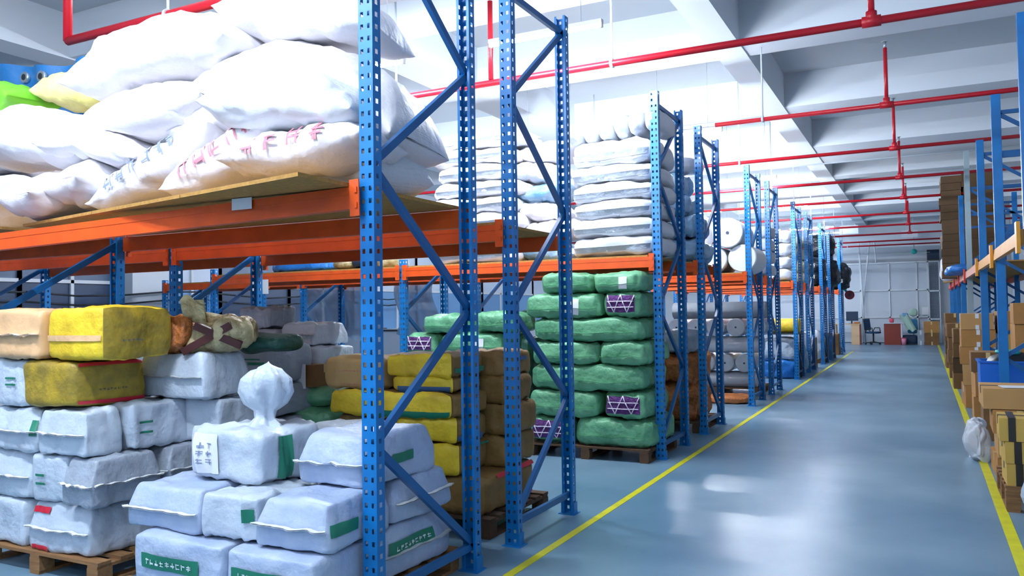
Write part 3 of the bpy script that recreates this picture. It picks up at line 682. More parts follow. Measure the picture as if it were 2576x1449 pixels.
# third rack, upper deck: flat white bags and rolled bags
ZT = 2.06+.137
G5 = 'flat white bags stacked on the third rack by the aisle post'
fl = [('lowest', 2.2, 2.42), ('second', 2.42, 2.62), ('third', 2.62, 2.82), ('fourth', 2.82, 3.02), ('fifth', 3.02, 3.22), ('sixth and thickest', 3.22, 3.5)]
for k, (nm, z0, z1) in enumerate(fl):
    t, s = pack('flat white bag, %s in the stack by the aisle post' % nm, -3.58, -2.56, 8.42, 9.5, z0, z1, 'sack2', k=5, amp=.02, fold=.008, cat='bag', name='flat_white_bag', group=G5, n=16, sag=.02)
    mb = MB(); mb.grid(lambda a, b: s.at(FACES['f'](-.97+1.94*a, -.1+.5*(a-.4)*(a-.2)-.5*b), .004+.02*(1-b)**2), 24, 3); part('folded_edge', mb, M['packg'], t, 'ribbed grey folded edge')
G6 = 'rolled white bags standing across the top of the flat bags'
for k in range(6):
    xx = -3.52+k*.185
    pack('rolled white bag, %s along the top from the far end' % ('first', 'second', 'third', 'fourth', 'fifth', 'sixth')[k], xx-.09, xx+.095, 8.4, 9.3, 3.5+.01*k, 3.78+.012*k, 'sack2', k=2.6, amp=.015, fold=.01, cat='bag', name='rolled_bag', group=G6, n=10)
G7 = 'flat white bags stacked on the third rack, middle of the bay'
for k in range(8):
    z0 = 2.2+k*.2; nm = ('lowest', 'second', 'third', 'fourth', 'fifth', 'sixth', 'seventh', 'uppermost')[k]
    t, s = pack('flat white bag, %s in the stack further from the aisle' % nm, -5.5+.05*(k % 3), -4.3+.04*((k*2) % 3), 8.42, 9.4, z0, z0+.2, 'sack2' if k % 2 else 'sack', k=4.5, amp=.025, fold=.01, cat='bag', name='flat_white_bag', group=G7, n=14, rz=.02*((k % 3)-1))
    mb = MB(); mb.grid(lambda a, b: s.at(FACES['f'](-.97+1.94*a, -.1+.4*(a-.5)*(a-.2)-.4*b), .004+.02*(1-b)**2), 20, 3); part('folded_edge', mb, M['packg'], t, 'ribbed grey folded edge')
for k in range(6):
    sack('white sack end jutting from behind, %s from the deck, between the two bag stacks' % ('first', 'second', 'third', 'fourth', 'fifth', 'sixth')[k], -4.18+.16*(k % 2), 9.1, 2.34+.24*k, .8, .7, .26, (0, 6*(-1)**k, 8), 'sack' if k % 3 else 'filmb', group='white sacks between the bag stacks')
for k in range(7):
    pack('small grey-white bundle on the middle deck, %s from the far post' % ('first', 'second', 'third', 'fourth', 'fifth', 'sixth', 'seventh')[k], -4.15+.0*k+.22*(k-7)+1.4, -3.96+.22*(k-7)+1.4, 8.35, 8.41, 2.2, 2.3, 'sack2', k=3, group='small bundles on the middle deck', n=6) if k < 0 else None
pack('blue plastic film bundle on the far end of the third rack', -8.2, -7.2, 8.5, 9.2, ZT, ZT+.16, 'bluefilm', k=4, fold=.02, cat='bundle', name='blue_bundle')
for k, (xa, m) in enumerate(((-7.1, 'tan'), (-6.75, 'navy'), (-6.4, 'tan'))):
    pack('small %s bag on the third rack, %s from the blue bundle' % (('tan', 'navy', 'brownish')[k], ('first', 'second', 'third')[k]), xa, xa+.32, 8.5, 9.0, ZT, ZT+.16, m, k=3.5, amp=.03, cat='bag', name='small_bag', n=8)

# ------------------------------------------------------------------ fourth rack
pallet('dark pallet under the orange paper bales', -3.7, -2.6, 10.35, 11.4, 'wooddk')
G8 = 'crumpled orange bales in the fourth rack'
pack('crumpled orange bale at the bottom of the fourth rack', -3.4, -2.62, 10.38, 11.2, .14, .62, 'orangec', k=4, amp=.05, fold=.03, cat='bale', name='orange_bale', group=G8)
pack('crumpled orange bale, upper one in the fourth rack', -3.4, -2.6, 10.38, 11.2, .62, 1.02, 'orangec', k=4, amp=.05, fold=.03, cat='bale', name='orange_bale', group=G8)
pack('grey-white bag above the orange bales', -3.3, -2.62, 10.4, 11.1, 1.02, 1.32, 'packg', k=4, amp=.03, fold=.02, cat='bag', name='grey_bag')
G9 = 'film wrapped bundles on the fourth rack'
for k, (nm, z0, z1, xr, yf) in enumerate((('lowest', 2.22, 2.52, -2.52, 10.3), ('second', 2.53, 2.85, -2.56, 10.32), ('third', 2.86, 3.12, -2.72, 10.45), ('uppermost', 3.13, 3.45, -2.8, 10.5))):
    pack('bundle in bluish shiny film, %s on the fourth rack by the aisle' % nm, -3.5, xr, yf, 11.25, z0, z1, 'filmb', k=3.4, amp=.04, fold=.02, cat='bundle', name='film_bundle', group=G9)
pack('white sack lying over the shiny film bundles', -3.3, -2.66, 10.6, 11.3, 3.46, 3.66, 'sack', k=3.2, amp=.03, cat='sack', name='white_sack')
# hanging plastic film behind
G10 = 'hanging plastic films near the far windows'
for k, (xc, wd, nm) in enumerate(((-9.66, .95, 'below the navy post'), (-8.85, .75, 'with torn edge, middle one'), (-7.68, .8, 'draped beside the pale box'))):
    mb = MB()
    mb.grid(lambda a, b: (xc-wd/2+wd*a+.06*math.sin(b*6), 11.43+.03*math.sin(a*14+b*3), 1.25+.9*b-.12*math.sin(a*PI)*(1-b)), 24, 12)
    mb.grid(lambda a, b: (xc+wd/2-wd*a+.06*math.sin(b*6), 11.44+.03*math.sin((1-a)*14+b*3), 1.25+.9*b-.12*math.sin(a*PI)*(1-b)), 24, 12)
    tag(link('plastic_film', mb.data('plastic_film', M['sheet'])), 'translucent plastic film hanging %s' % nm, 'film', G10)
for k, (xa, xb, z1, nm) in enumerate(((-10.2, -9.3, 1.3, 'farthest from the green bales'), (-9.25, -8.35, 1.28, 'middle one of three'), (-8.3, -6.4, 1.3, 'widest, behind the green bales'))):
    t = thing('white_bin', 'tall white panelled bin, %s' % nm, 'bin', ((xa+xb)/2, 12.4, 0), group='white bins behind the racks')
    part('body', MB().box(-(xb-xa)/2, (xb-xa)/2, -.4, .4, 0, z1), M['whitep'], t); part('rim', MB().box(-(xb-xa)/2-.02, (xb-xa)/2+.02, -.42, .42, z1, z1+.03), M['dark'], t)
for k, (z, nm) in enumerate(((2.02, 'upper'), (1.86, 'lower'))):
    pts = [(XL, 7.2, z)]+[(-12.9, 8+.9*i, z+.02-.06*math.sin(i*1.3)) for i in range(14)]+[(XL, 20.6, z)]
    tag(link('cable', MB().tube(pts, .018, 6).data('cable', M['dark'])), '%s black cable slung across the far windows' % nm, 'cable')

# ------------------------------------------------------------------ fifth to last racks: rolls and bundles
def roll(label, c, axis, L, r, m, group, core=True, name='roll'):
    t = thing(name, label, 'roll', c, (0, 0, 0 if axis == 'y' else PI/2), group)
    mb = MB(); n = 26
    for i in range(n): pass
    mb.cyl((0, -L/2+.015, 0), (0, L/2-.015, 0), r, n, cap=False)
    mb.cyl((0, -L/2, 0), (0, -L/2+.015, 0), r-.015, n, r, cap=False); mb.cyl((0, L/2-.015, 0), (0, L/2, 0), r, n, r-.015, cap=False)
    k = len(mb.v)
    mb.cyl((0, -L/2+.001, 0), (0, L/2-.001, 0), r-.014, n)
    part('body', mb, M[m], t)
    if core: part('core', MB().cyl((0, -L/2-.004, 0), (0, L/2+.004, 0), r*.11, 12), M['core'], t, 'dark core hole')
    return t
G = 'white foam rolls on the fifth rack'; zt = 2.2
roll('big white foam roll, lower one beside the perforated posts', (-2.36-.28, 14.05, zt+.23), 'y', 1.0, .23, 'wroll', G, False)
roll('big white foam roll, lower one further inside', (-3.12, 14.05, zt+.23), 'y', 1.0, .23, 'wroll', G, False)
roll('big white foam roll with dark core, lying on the lower two', (-2.86, 14.0, zt+.66), 'y', 1.0, .25, 'wroll', G)
roll('big white foam roll, lower one at the inner end', (-3.6, 14.05, zt+.23), 'y', 1.0, .23, 'wroll', G, False)
sack('tall white sack behind the foam rolls', -3.5, 14.1, zt+.78, .9, .6, .5, (0, 0, 90), group=None)
G = 'white fabric blocks on the sixth rack'
for k in range(4):
    pack('block of white folded fabric, %s on the sixth rack' % ('lowest', 'second', 'third', 'uppermost')[k], -3.1, -2.5, 15.5, 16.3, 2.2+.24*k, 2.43+.24*k, 'sack2', k=5, amp=.02, cat='bundle', name='fabric_block', group=G, n=8)
pallet('pallet under the silver film rolls', -4.2, -2.72, 15.1, 16.3)
G = 'silver film rolls on the pallet'
zc = .14+.14
roll('silver roll lying lengthwise at the bottom of the pallet', (-3.45, 15.28, zc), 'x', 1.4, .14, 'silver', G, False)
roll('second silver roll lying lengthwise at the bottom, behind', (-3.45, 15.6, zc), 'x', 1.4, .14, 'silver', G, False)
for k in range(4): roll('silver roll showing its end in the lower row, %s from the aisle' % ('fourth', 'third', 'second', 'first')[k], (-4.0+.35*k, 15.65, .42+.175), 'y', 1.1, .165, 'silver', G)
roll('silver roll lying lengthwise above the lower ends, front', (-3.45, 15.28, .93), 'x', 1.55, .15, 'silver', G, False)
roll('silver roll lying lengthwise above the lower ends, rear', (-3.45, 15.6, .93), 'x', 1.55, .15, 'silver', G, False)
for k in range(5): roll('silver roll showing its end in the upper row, %s from the aisle' % ('fifth', 'fourth', 'third', 'second', 'first')[k], (-4.2+.37*k, 15.65, 1.09+.165), 'y', 1.1, .165, 'silver', G)
roll('thick grey felt roll lying on top of the silver rolls', (-3.45, 15.4, 1.42+.15), 'x', 1.75, .16, 'grey', None, False)
roll('bright yellow roll lying on a dark table in the seventh rack', (-2.95, 19.1, 1.2), 'x', .95, .16, 'yellow', None, False)
t = thing('low_table', 'dark low table carrying the bright yellow roll', 'table', (-2.95, 19.25, 0))
part('top', MB().box(-.5, .45, -.35, .35, 1.0, 1.04), M['dark'], t)
for lx in (-.46, .41):
    for ly in (-.31, .31): part('leg', MB().box(lx-.02, lx+.02, ly-.02, ly+.02, 0, 1.0), M['dark'], t)
pack('white wrapped bundle under the dark low table', -3.35, -2.56, 18.97, 19.5, .42, .92, 'packw', k=4, amp=.04, cat='bundle', name='white_bundle')
pack('blue film bundle under the dark low table', -3.35, -2.56, 18.95, 19.5, 0, .42, 'bluefilm', k=4, amp=.04, cat='bundle', name='blue_bundle')
pack('blue and white wrapped bundle beside the dark low table', -2.95, -2.5, 20.0, 20.6, 0, .75, 'filmb', k=4, amp=.04, cat='bundle', name='film_bundle')
pack('brown paper bale at the foot of the fifth rack', -3.4, -2.66, 13.7, 14.4, 0, .12, 'orangec', k=5, amp=.02, cat='bale', name='paper_bale')
G = 'white wrapped bundles low in the far racks'
for k, (y, z1) in enumerate(((21.3, 1.0), (24.4, .95))):
    pack('white wrapped round bundle at the foot of the %s rack' % ('eighth', 'ninth')[k], -3.2, -2.55, y, y+.7, .02, z1, 'packw', k=3, amp=.03, cat='bundle', name='white_bundle', group=G)
    pack('blue film bundle at the foot of the %s rack' % ('eighth', 'ninth')[k], -3.9, -3.25, y, y+.7, .02, .6, 'bluefilm', k=3, amp=.03, cat='bundle', name='blue_bundle')
for k in range(4):
    box('brown carton low in the far racks, %s from the back' % ('fourth', 'third', 'second', 'first')[k], -3.1, -2.55, 22.3+2.2*k, 22.9+2.2*k, 0, .8-.1*(k % 2), 'cardd', group='brown cartons in the far racks')
G = 'cream cloth bundles on the eighth rack'
for k in range(4): pack('cream cloth bundle, %s on the eighth rack' % ('lowest', 'second', 'third', 'uppermost')[k], -3.1, -2.55, 21.1, 21.8, 2.2+.3*k, 2.48+.3*k, 'cream', k=3.2, amp=.04, cat='bundle', name='cloth_bundle', group=G, n=8)
G = 'grey-white bundles on the seventh rack'
for k in range(4): pack('grey-white bundle, %s on the seventh rack' % ('lowest', 'second', 'third', 'uppermost')[k], -3.3, -2.6, 18.95, 19.7, 2.2+.3*k, 2.48+.3*k, 'sack2', k=3.6, amp=.04, cat='bundle', name='cloth_bundle', group=G, n=8)
G = 'shiny black bundles on the last racks'
for k, (xa, y, z0, h, nm) in enumerate(((-3.4, 24.3, 2.2, .85, 'lower, ninth rack'), (-3.2, 26.4, 2.2, .9, 'lower, tenth rack'), (-3.3, 26.45, 3.1, .75, 'upper, tenth rack'), (-3.1, 29.8, 2.2, .9, 'lower, last rack'))):
    t, s = pack('shiny black wrapped bundle, %s' % nm, xa, xa+.9, y, y+.8, z0, z0+h, 'black', k=3, amp=.06, fold=.03, cat='bundle', name='black_bundle', group=G, n=10)
    mb = MB(); s.patch(mb, 'f', .2, .5, -.5, -.2); part('label_slip', mb, M['paper'], t, 'small white slip')
t = thing('fire_bell', 'dark red fire bell on a post bracket at the last rack', 'bell', (-2.3, 30.72, 2.02))
part('disc', MB().cyl((0, -.05, 0), (0, .05, 0), .16, 24), mat('maroon_red', '8c1c38', .4), t); part('bracket', MB().bar((-.2, .0, .25), (0, 0, 0), .05, .08), M['teal'], t); part('hub', MB().cyl((0, -.07, 0), (0, -.05, 0), .05, 16), M['dark'], t)

# ------------------------------------------------------------------ goods along the other side of the aisle
def stack(desc, x0, x1, y0, y1, zs, m='card', grp=None, tape='tape', strap=False, jit=.025):
    names = ['lowest', 'second', 'third', 'fourth', 'fifth', 'sixth', 'seventh', 'eighth', 'ninth', 'tenth', 'eleventh', 'twelfth', 'thirteenth', 'fourteenth']
    for i, (a, b) in enumerate(zip(zs, zs[1:])):
        dx, dy = R.uniform(-jit, jit), R.uniform(-jit, jit); e = R.uniform(0, jit*1.5)
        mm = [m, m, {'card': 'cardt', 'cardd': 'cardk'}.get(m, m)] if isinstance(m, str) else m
        box('cardboard box, %s one of %s' % (names[i], desc), x0+dx+e, x1+dx, y0+dy+e, y1+dy, a+.001, b-.003, mm[(i*2) % len(mm)], tape, rz=R.uniform(-1, 1)*jit*1.6, group=grp or desc, strap=strap)
pallet('small wooden pallet under the black-taped boxes', .53, 1.5, 7.3, 8.2, 'wood', boards=6, ztop=.2)
stack('the black-taped stack by the yellow line', .5, 1.02, 7.3, 7.75, [.2, .37, .54, .72], 'cardy', tape='dtape', strap=True)
stack('the stack behind the black-taped boxes', .56, 1.0, 8.6, 9.3, [0, .2, .42, .64], 'card')
box('wide brown box with white sheet, topmost behind the black-taped boxes', .47, 1.45, 8.6, 9.3, .645, .83, 'cardt', 'dtape')
tag(link('paper_sheet', MB().box(-.3, .3, -.12, .12, 0, .004).data('paper_sheet', M['paper']), None, (.92, 8.8, .835), (0, 0, .1)), 'white sheet lying on the wide brown box', 'paper')
pack('crumpled white plastic bag slumped beside the yellow line', .37, .56, 9.4, 10.1, 0, .4, 'sack2', k=3, amp=.05, fold=.035, n=24, cat='bag', name='plastic_bag')
pack('white plastic covered heap at the frame edge', .62, 1.2, 6.2, 6.9, 0, .55, 'packw', k=3, amp=.04, fold=.02, cat='bag', name='plastic_bag')
# blue crate
box('brown box carrying the blue crate', .6, 1.3, 11.0, 11.5, 0, .58, 'cardd')
t = thing('plastic_crate', 'bright blue plastic crate holding dark bags', 'crate', (.98, 11.25, .58))
part('wall_shell', MB().box(-.4, .4, -.28, -.26, 0, .34).box(-.4, .4, .26, .28, 0, .34).box(-.4, -.38, -.26, .26, 0, .34).box(.38, .4, -.26, .26, 0, .34).box(-.4, .4, -.26, .26, 0, .02), M['crate'], t)
part('rim', MB().box(-.42, .42, -.3, -.26, .34, .36).box(-.42, .42, .26, .3, .34, .36).box(-.42, -.38, -.26, .26, .34, .36).box(.38, .42, -.26, .26, .34, .36), M['crate'], t)
pack('dark bag heaped in the blue crate', .65, 1.3, 11.02, 11.48, .65, 1.02, 'dark', k=3, amp=.03, cat='bag', name='dark_bag', n=8)
pack('small teal bag in the blue crate', .75, 1.0, 11.1, 11.3, 1.0, 1.07, 'teal', k=3, amp=.02, cat='bag', name='teal_bag', n=6)
stack('the open stack past the blue crate', .56, .96, 12.2, 12.8, [0, .4, .72, .98], ['card', 'cardd', 'card'])
stack('the wide stack past the blue crate', 1.0, 1.7, 12.0, 12.7, [0, .5, .95, 1.35, 1.62], 'card')
stack('the tall taped stack by the line', .5, .98, 14.4, 15.2, [0, .35, .68, .95, 1.22, 1.47], 'card', tape='paper')
stack('the second tall taped stack', 1.02, 1.55, 14.4, 15.2, [0, .4, .8, 1.15, 1.5], ['card', 'cardy', 'cardd'])
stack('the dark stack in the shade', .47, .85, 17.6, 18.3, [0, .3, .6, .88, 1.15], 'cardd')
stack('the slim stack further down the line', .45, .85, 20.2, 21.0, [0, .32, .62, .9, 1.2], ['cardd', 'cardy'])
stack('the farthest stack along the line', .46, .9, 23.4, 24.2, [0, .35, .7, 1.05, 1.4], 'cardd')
stack('the flat-pack tower on the upper deck', .42, .86, 21.3, 22.3, [2.245+.17*i for i in range(15)], ['cardk', 'cardd', 'cardk', 'cardk'], jit=.02)
stack('the inner tower on the upper deck', .88, 1.55, 21.3, 22.2, [2.245+.3*i for i in range(9)], ['cardk', 'cardd'], jit=.012)
pack('blue film bundle on the upper deck before the tower', .46, 1.5, 18.2, 20.2, 2.245, 2.42, 'bluefilm', k=5, amp=.03, cat='bundle', name='blue_bundle')
pack('white sack on the upper deck beyond the tower', .44, .8, 24.2, 25.0, 2.245, 2.9, 'sack', k=3, amp=.03, cat='sack', name='white_sack')
stack('the far boxes on the upper deck', .5, 1.0, 25.4, 26.2, [2.245, 2.6, 2.95, 3.3], ['cardy', 'card'])

# ------------------------------------------------------------------ pipes, conduits, lamps under the ceiling
def pipe(lab, y, x0, x1, z=4.2, r=.035, risers=(), hang=(), spr=(), drop=None):
    t = thing('sprinkler_pipe', lab, 'pipe', (0, y, z), (0, 0, 0), 'red sprinkler pipes under the ceiling')
    part('pipe', MB().cyl((x0, 0, 0), (x1, 0, 0), r, 12), M['redpipe'], t)
    for x in risers:
        u = part('riser', MB().cyl((x, 0, 0), (x, 0, .74), r*.8, 10), M['redpipe'], t)
        part('sprinkler_head', MB().cyl((x, 0, .74), (x, 0, .82), .018, 8).cyl((x, 0, .82), (x, 0, .826), .04, 10), M['steel'], u)
        part('tee', MB().cyl((x-.08, 0, 0), (x+.08, 0, 0), r*1.4, 12).cyl((x, 0, 0), (x, 0, .09), r*1.3, 12), M['redpipe'], t)
    for x in hang:
        part('hanger', MB().cyl((x, 0, 0), (x, 0, ZC-z), .012, 6).cyl((x-.015, 0, 0), (x+.015, 0, 0), r*1.35, 12), M['conduit'], t)
    if drop:
        part('riser', MB().cyl((drop, 0, 0), (drop, 0, ZC-z), r, 12), M['redpipe'], t)
    return t
PY = [7.98, 11.4, 14.6, 18.0, 21.4, 24.9, 28.4, 31.8, 35.2, 37.6]
nm = ['first', 'second', 'third', 'fourth', 'fifth', 'sixth', 'seventh', 'eighth', 'ninth', 'tenth']
pipe('short red sprinkler pipe with a drop pipe above the sacks', 4.78, -7.08, -3.2, 4.2, .04, hang=(-5.73,), drop=-7.08)
for i, y in enumerate(PY):
    x0 = XL if i != 1 else -2.55
    pipe('%s red sprinkler pipe crossing over the aisle' % nm[i], y, x0, XR, 4.2, .031+.006*(i < 1), risers=(-.35,) if i < 8 else (), hang=(-2.85, -5.6) if i != 1 else (-1.9,))
t = thing('sprinkler_drop', 'red sprinkler riser standing above the white bags', 'pipe', (-4.3, 7.98, 4.24)); part('pipe', MB().cyl((0, 0, 0), (0, 0, .9), .03, 10), M['redpipe'], t)
def conduit(lab, y, z, x0, x1, boxes=()):
    t = thing('cable_conduit', lab, 'conduit', (0, y, z), (0, 0, 0), 'white conduits under the ceiling')
    part('tube', MB().cyl((x0, 0, 0), (x1, 0, 0), .016, 8), M['conduit'], t)
    for x in boxes: part('junction_box', MB().box(x-.06, x+.06, -.05, .05, -.06, .03), M['conduit'], t)
    return t
conduit('white conduit ending in a grey junction box', 10.9, ZB-.04, -5.6, -.5, (-.5,))
conduit('thin white conduit under the first cross beam', 15.6, ZB-.03, -8, 3.2)
conduit('thin white conduit on the wide cross beam', 21.3, ZB-.03, XL, 3.2)
conduit('thin white conduit beyond the wide cross beam', 24.4, ZB-.06, -9, 3.2)
conduit('thin white conduit by the far cross beam', 34.0, ZB-.03, -9, 3.2)
def lamp(lab, x, y, z, along='x', m='tubem', L=1.2, grp='tube lamps between the racks'):
    t = thing('tube_lamp', lab, 'lamp', (x, y, z), (0, 0, 0 if along == 'x' else PI/2), grp)
    part('housing', MB().box(-L/2-.02, L/2+.02, -.03, .03, .02, .06), M['fix'], t)
    part('tube', MB().cyl((-L/2, 0, 0), (L/2, 0, 0), .016, 8), M[m], t)
    part('end_cap', MB().box(-L/2-.02, -L/2, -.02, .02, -.02, .02), M['fix'], t); part('end_cap', MB().box(L/2, L/2+.02, -.02, .02, -.02, .02), M['fix'], t)
    part('cord', MB().cyl((-.4, 0, .06), (-.4, 0, ZC-z), .004, 5), M['conduit'], t); part('cord', MB().cyl((.4, 0, .06), (.4, 0, ZC-z), .004, 5), M['conduit'], t)
G = 'tube lamps between the racks'
for i, y in enumerate((1.6, 7.25, 12.45, 17.6, 22.9, 28.2)):
    for j, x in enumerate((-3.3, -5.6, -8.4, -11.2)):
        if j > 1 and (i, j) != (2, 2): continue
        lamp('bright tube lamp over the %s cross aisle, %s from the main aisle' % (nm[i], nm[j]), x, y, 4.35 if i != 5 else 4.2)
for i, y in enumerate((-3.2, -.6)):
    for jx, x in enumerate((-6, -2.5, 1.2)): lamp('tube lamp over the entrance end, %s line, %s along' % (('rear', 'front')[i], ('first', 'second', 'third')[jx]), x, y, 4.6, 'x', 'tubea', 1.2, 'tube lamps behind the viewer')
for i, y in enumerate((33.4, 36.0)):
    for jx, x in enumerate((-7.5, -5.6, -3.6)): lamp('tube lamp in the %s line over the far end, %s from the aisle' % (('front', 'rear')[i], ('third', 'second', 'first')[jx]), x, y, 4.7, 'x', 'tubea', 1.2, 'tube lamps over the desks')
for (x, z, w_, h_, lab, y) in ((-2.75, 4.9, .75, .36, 'bright white hanging board near the tube lamps', 37.2), (-.42, 4.58, .6, .3, 'dull white hanging board over the far end of the aisle', 37.0)):
    t = thing('hanging_board', lab, 'sign', (x, y, z)); part('panel', MB().box(-w_/2, w_/2, -.02, .02, -h_/2, h_/2), M['whitep'], t)
    for s_ in (-.3, .3): part('cord', MB().cyl((s_*w_, 0, h_/2), (s_*w_, 0, ZC-z), .008, 5), M['conduit'], t)

# ------------------------------------------------------------------ far end
t = thing('steel_partition', 'white framed panel partition at the far end', 'partition', (0, 38.9, 0))
fr = [((-6, 0, 3.5), (.25, 0, 3.5)), ((-6, 0, 1.12), (.25, 0, 1.12)), ((-6, 0, 2.3), (.25, 0, 2.3)), ((-1.3, 0, 0), (-1.3, 0, 3.5)), ((-.22, 0, 0), (-.22, 0, 3.5)), ((.2, 0, 0), (.2, 0, 3.5)), ((-2.45, 0, 0), (-2.45, 0, 3.5)), ((-3.6, 0, 0), (-3.6, 0, 3.5))]
for a, b in fr: part('bar', MB().bar(a, b, .06, .06), M['alu'], t)
for xa, xb in ((-3.57, -2.48), (-2.42, -1.33), (-1.27, -.25), (-.19, .17)):
    for za, zb in ((.03, 1.09), (1.15, 2.27), (2.33, 3.47)): part('panel', MB().box(xa, xb, .02, .05, za, zb), M['wall'], t)
t = thing('brace_poles', 'white slanting steel poles leaning at the partition', 'poles', (0, 38.4, 0))
for a, b in (((-2.28, 0, 0), (-2.46, 0, 4.5)), ((-2.35, .1, 1.6), (-2.02, .1, 4.5)), ((-1.78, .1, 3.5), (-1.84, .1, 4.5))): part('pole', MB().cyl(a, b, .035, 8), M['alu'], t)
t = thing('mesh_screen', 'tall wire mesh screen beside the partition', 'screen', (.42, 38.7, 0))
part('frame', MB().box(-.2, .22, -.02, .02, 3.46, 3.52).box(-.2, .22, -.02, .02, 1.0, 1.06).box(-.2, .22, -.02, .02, 2.2, 2.26).box(-.2, -.16, -.02, .02, 0, 3.5).box(.2, .24, -.02, .02, 0, 3.5), M['alu'], t)
mb = MB()
for i in range(40): mb.box(-.16, .2, -.006, .006, 1.08+i*.06, 1.10+i*.06)
for i in range(7): mb.box(-.15+i*.055, -.13+i*.055, -.006, .006, 1.06, 3.46)
o = part('wire_mesh', mb, M['mesh'], t); o['kind'] = 'stuff'
t = thing('wall_speaker', 'black box on top of the mesh screen', 'speaker', (.42, 38.7, 3.53)); part('body', MB().box(-.22, .25, -.2, .2, 0, .45), M['dark'], t); part('grille', MB().box(-.18, .2, -.21, -.2, .05, .4), M['navy'], t)
# office furniture
t = thing('desk', 'beech desk end beside the last blue rack', 'desk', (-2.85, 37.4, 0))
part('top', MB().box(-.6, .45, -.35, .35, .85, .88), M['beech'], t); part('side_panel', MB().box(.1, .42, -.32, .32, 0, .85), M['beech'], t); part('side_panel', MB().box(-.58, -.5, -.32, .32, 0, .85), M['beech'], t); part('edge', MB().box(.42, .46, -.33, .33, 0, .85), M['redwood'], t)
t = thing('monitor', 'dark monitor on the beech desk', 'monitor', (-2.75, 37.5, .88)); part('screen', MB().box(-.22, .26, -.02, .02, .12, .52), M['navy'], t); part('stand', MB().box(-.03, .03, -.03, .03, 0, .15).box(-.12, .12, -.08, .08, 0, .01), M['dark'], t)
pack('small pile of blue and orange papers on the beech desk', -2.65, -2.42, 37.15, 37.4, .881, .95, 'orangec', k=6, n=6, cat='papers', name='paper_pile')
t = thing('office_chair', 'navy mesh office chair with star base', 'chair', (-1.9, 37.2, 0), (0, 0, -.5))
s_ = Soft(.5, .48, .09, 5, 0); part('seat', s_.mesh('seat', M['chair'], 8), None, t, loc=(0, 0, .46))
part('backrest', MB().grid(lambda a, b: (-.23-.05*math.sin(b*PI)*0-.06*b, -.22+.44*a, .6+.48*b), 6, 6).grid(lambda a, b: (-.26-.06*b, .22-.44*a, .6+.48*b), 6, 6), M['chair'], t, rot=(0, 0, 0))
part('post', MB().cyl((0, 0, .1), (0, 0, .46), .03, 10), M['dark'], t)
for k in range(5):
    a = 2*PI*k/5; l = part('leg', MB().bar((0, 0, .12), (.3*math.cos(a), .3*math.sin(a), .07), .04, .03), M['dark'], t)
    part('caster', MB().cyl((.3*math.cos(a)-.02, .3*math.sin(a), .03), (.3*math.cos(a)+.02, .3*math.sin(a), .03), .03, 10), M['dark'], l)
for s2 in (-1, 1): part('armrest', MB().tube([(-.2, s2*.27, .5), (-.1, s2*.28, .7), (.12, s2*.28, .7), (.15, s2*.27, .5)], .018, 6), M['dark'], t)
part('back_support', MB().bar((-.05, 0, .48), (-.25, 0, .65), .05, .02), M['dark'], t)
t = thing('desk', 'red-brown veneer desk side in the middle of the far end', 'desk', (-1.15, 37.3, 0))
part('side_panel', MB().box(-.33, .3, -.3, .3, 0, .88), M['redwood'], t); part('top', MB().box(-.38, .42, -.34, .34, .88, .91), M['whitep'], t); part('edge_strip', MB().box(.3, .36, -.3, .3, .3, .88), M['whitep'], t)
pack('bright pink bottle and cloth on the red-brown desk', -1.28, -1.1, 37.1, 37.3, .911, 1.1, 'pink', k=3, n=6, cat='bottle', name='pink_bottle')
t = thing('armchair', 'teal blue armchair draped with pale cloths', 'chair', (-.52, 37.4, 0))
part('seat', Soft(.6, .6, .4, 5, .01).mesh('seat', M['navy'], 8), None, t); part('backrest', Soft(.4, .16, .6, 5, .01).mesh('backrest', mat('teal_blue', '2f86b4', .6), 8), None, t, loc=(.1, .3, .45)); part('base', MB().box(-.28, .28, -.28, .28, 0, .05), M['dark'], t)
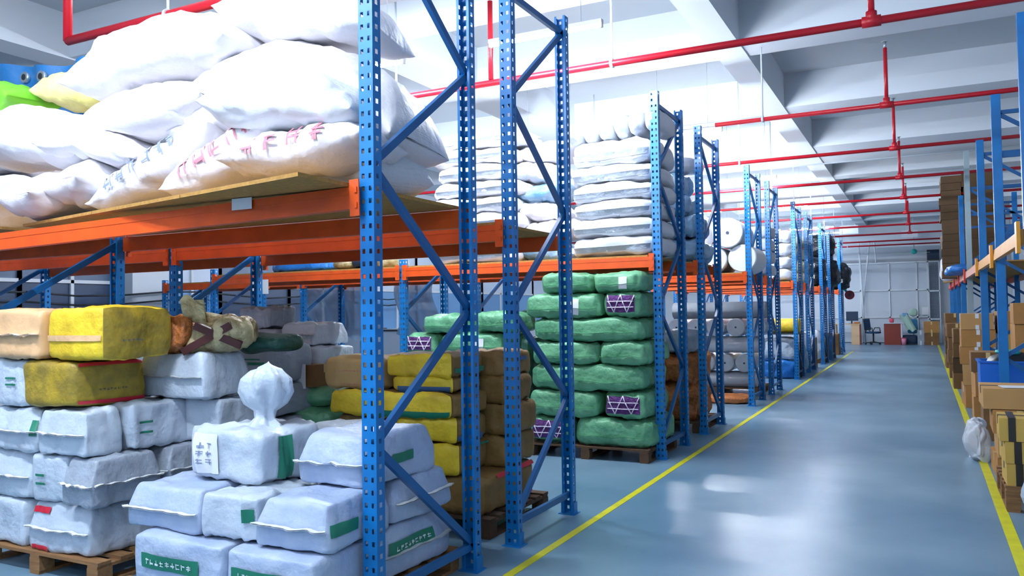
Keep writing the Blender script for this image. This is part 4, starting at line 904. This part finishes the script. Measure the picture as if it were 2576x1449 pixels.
tag(link('draped_cloth', MB().grid(lambda a, b: (-.9+.35*a+.3*b, 37.05+.05*math.sin(a*7), 1.2-.62*b+.05*math.sin(a*9)), 10, 10).grid(lambda a, b: (-.55-.35*a+.3*b, 37.07+.05*math.sin((1-a)*7), 1.2-.62*b+.05*math.sin((1-a)*9)), 10, 10).data('draped_cloth', M['mint'])), 'pale mint cloth draped over the teal armchair', 'cloth')
pack('blue patterned bag on the armchair back', -.86, -.56, 37.55, 37.75, 1.0, 1.32, 'filmb', k=3, n=6, cat='bag', name='blue_bag')
t = thing('electric_fan', 'pale round desk fan above the armchair', 'fan', (-.38, 38.0, 0)); part('pole', MB().cyl((0, 0, 0), (0, 0, 1.2), .02, 8), M['alu'], t); part('cage', Soft(.34, .16, .34, 2.4, 0).mesh('cage', M['mint'], 8), None, t, loc=(0, 0, 1.16)); part('motor', MB().cyl((0, .08, 1.33), (0, .18, 1.33), .06, 10), M['dark'], t); part('foot', MB().cyl((0, 0, 0), (0, 0, .03), .16, 16), M['dark'], t)
t = thing('bucket', 'small pink bucket beside the red-brown desk', 'bucket', (-.74, 36.9, 0)); part('body', MB().cyl((0, 0, 0), (0, 0, .28), .08, 14, .1), mat('pink_bucket', 'e68aa8', .4), t); part('rim', MB().cyl((0, 0, .27), (0, 0, .29), .11, 14), M['pink'], t)
box('grey low cabinet block beside the armchair', -.24, .0, 37.0, 37.5, 0, .6, 'packg', 'paper', name='storage_box')
box('lower brown carton of the far pair by the yellow line', .02, .55, 36.9, 37.4, 0, .5, 'cardd'); box('upper brown carton of the far pair by the yellow line', .0, .56, 36.9, 37.4, .5, .96, 'card')
tag(link('notice', MB().box(-.13, .13, -.004, 0, -.17, .17).data('notice', M['paper']), None, (.08, 38.86, 1.38)), 'white notice fixed low on the partition', 'sign')
t = thing('ceiling_fan', 'small teal hanging fan near the partition', 'fan', (-.28, 38.0, 3.9)); part('body', Soft(.24, .24, .22, 2.2, 0).mesh('body', M['teal'], 8), None, t, loc=(0, 0, -.11)); part('rod', MB().cyl((0, 0, .1), (0, 0, ZC-3.9), .02, 8), M['alu'], t)
part('blade', MB().box(-.9, -.1, -.05, .05, -.06, -.05), M['mint'], t); part('blade', MB().box(.1, .6, -.05, .05, -.06, -.05), M['mint'], t)
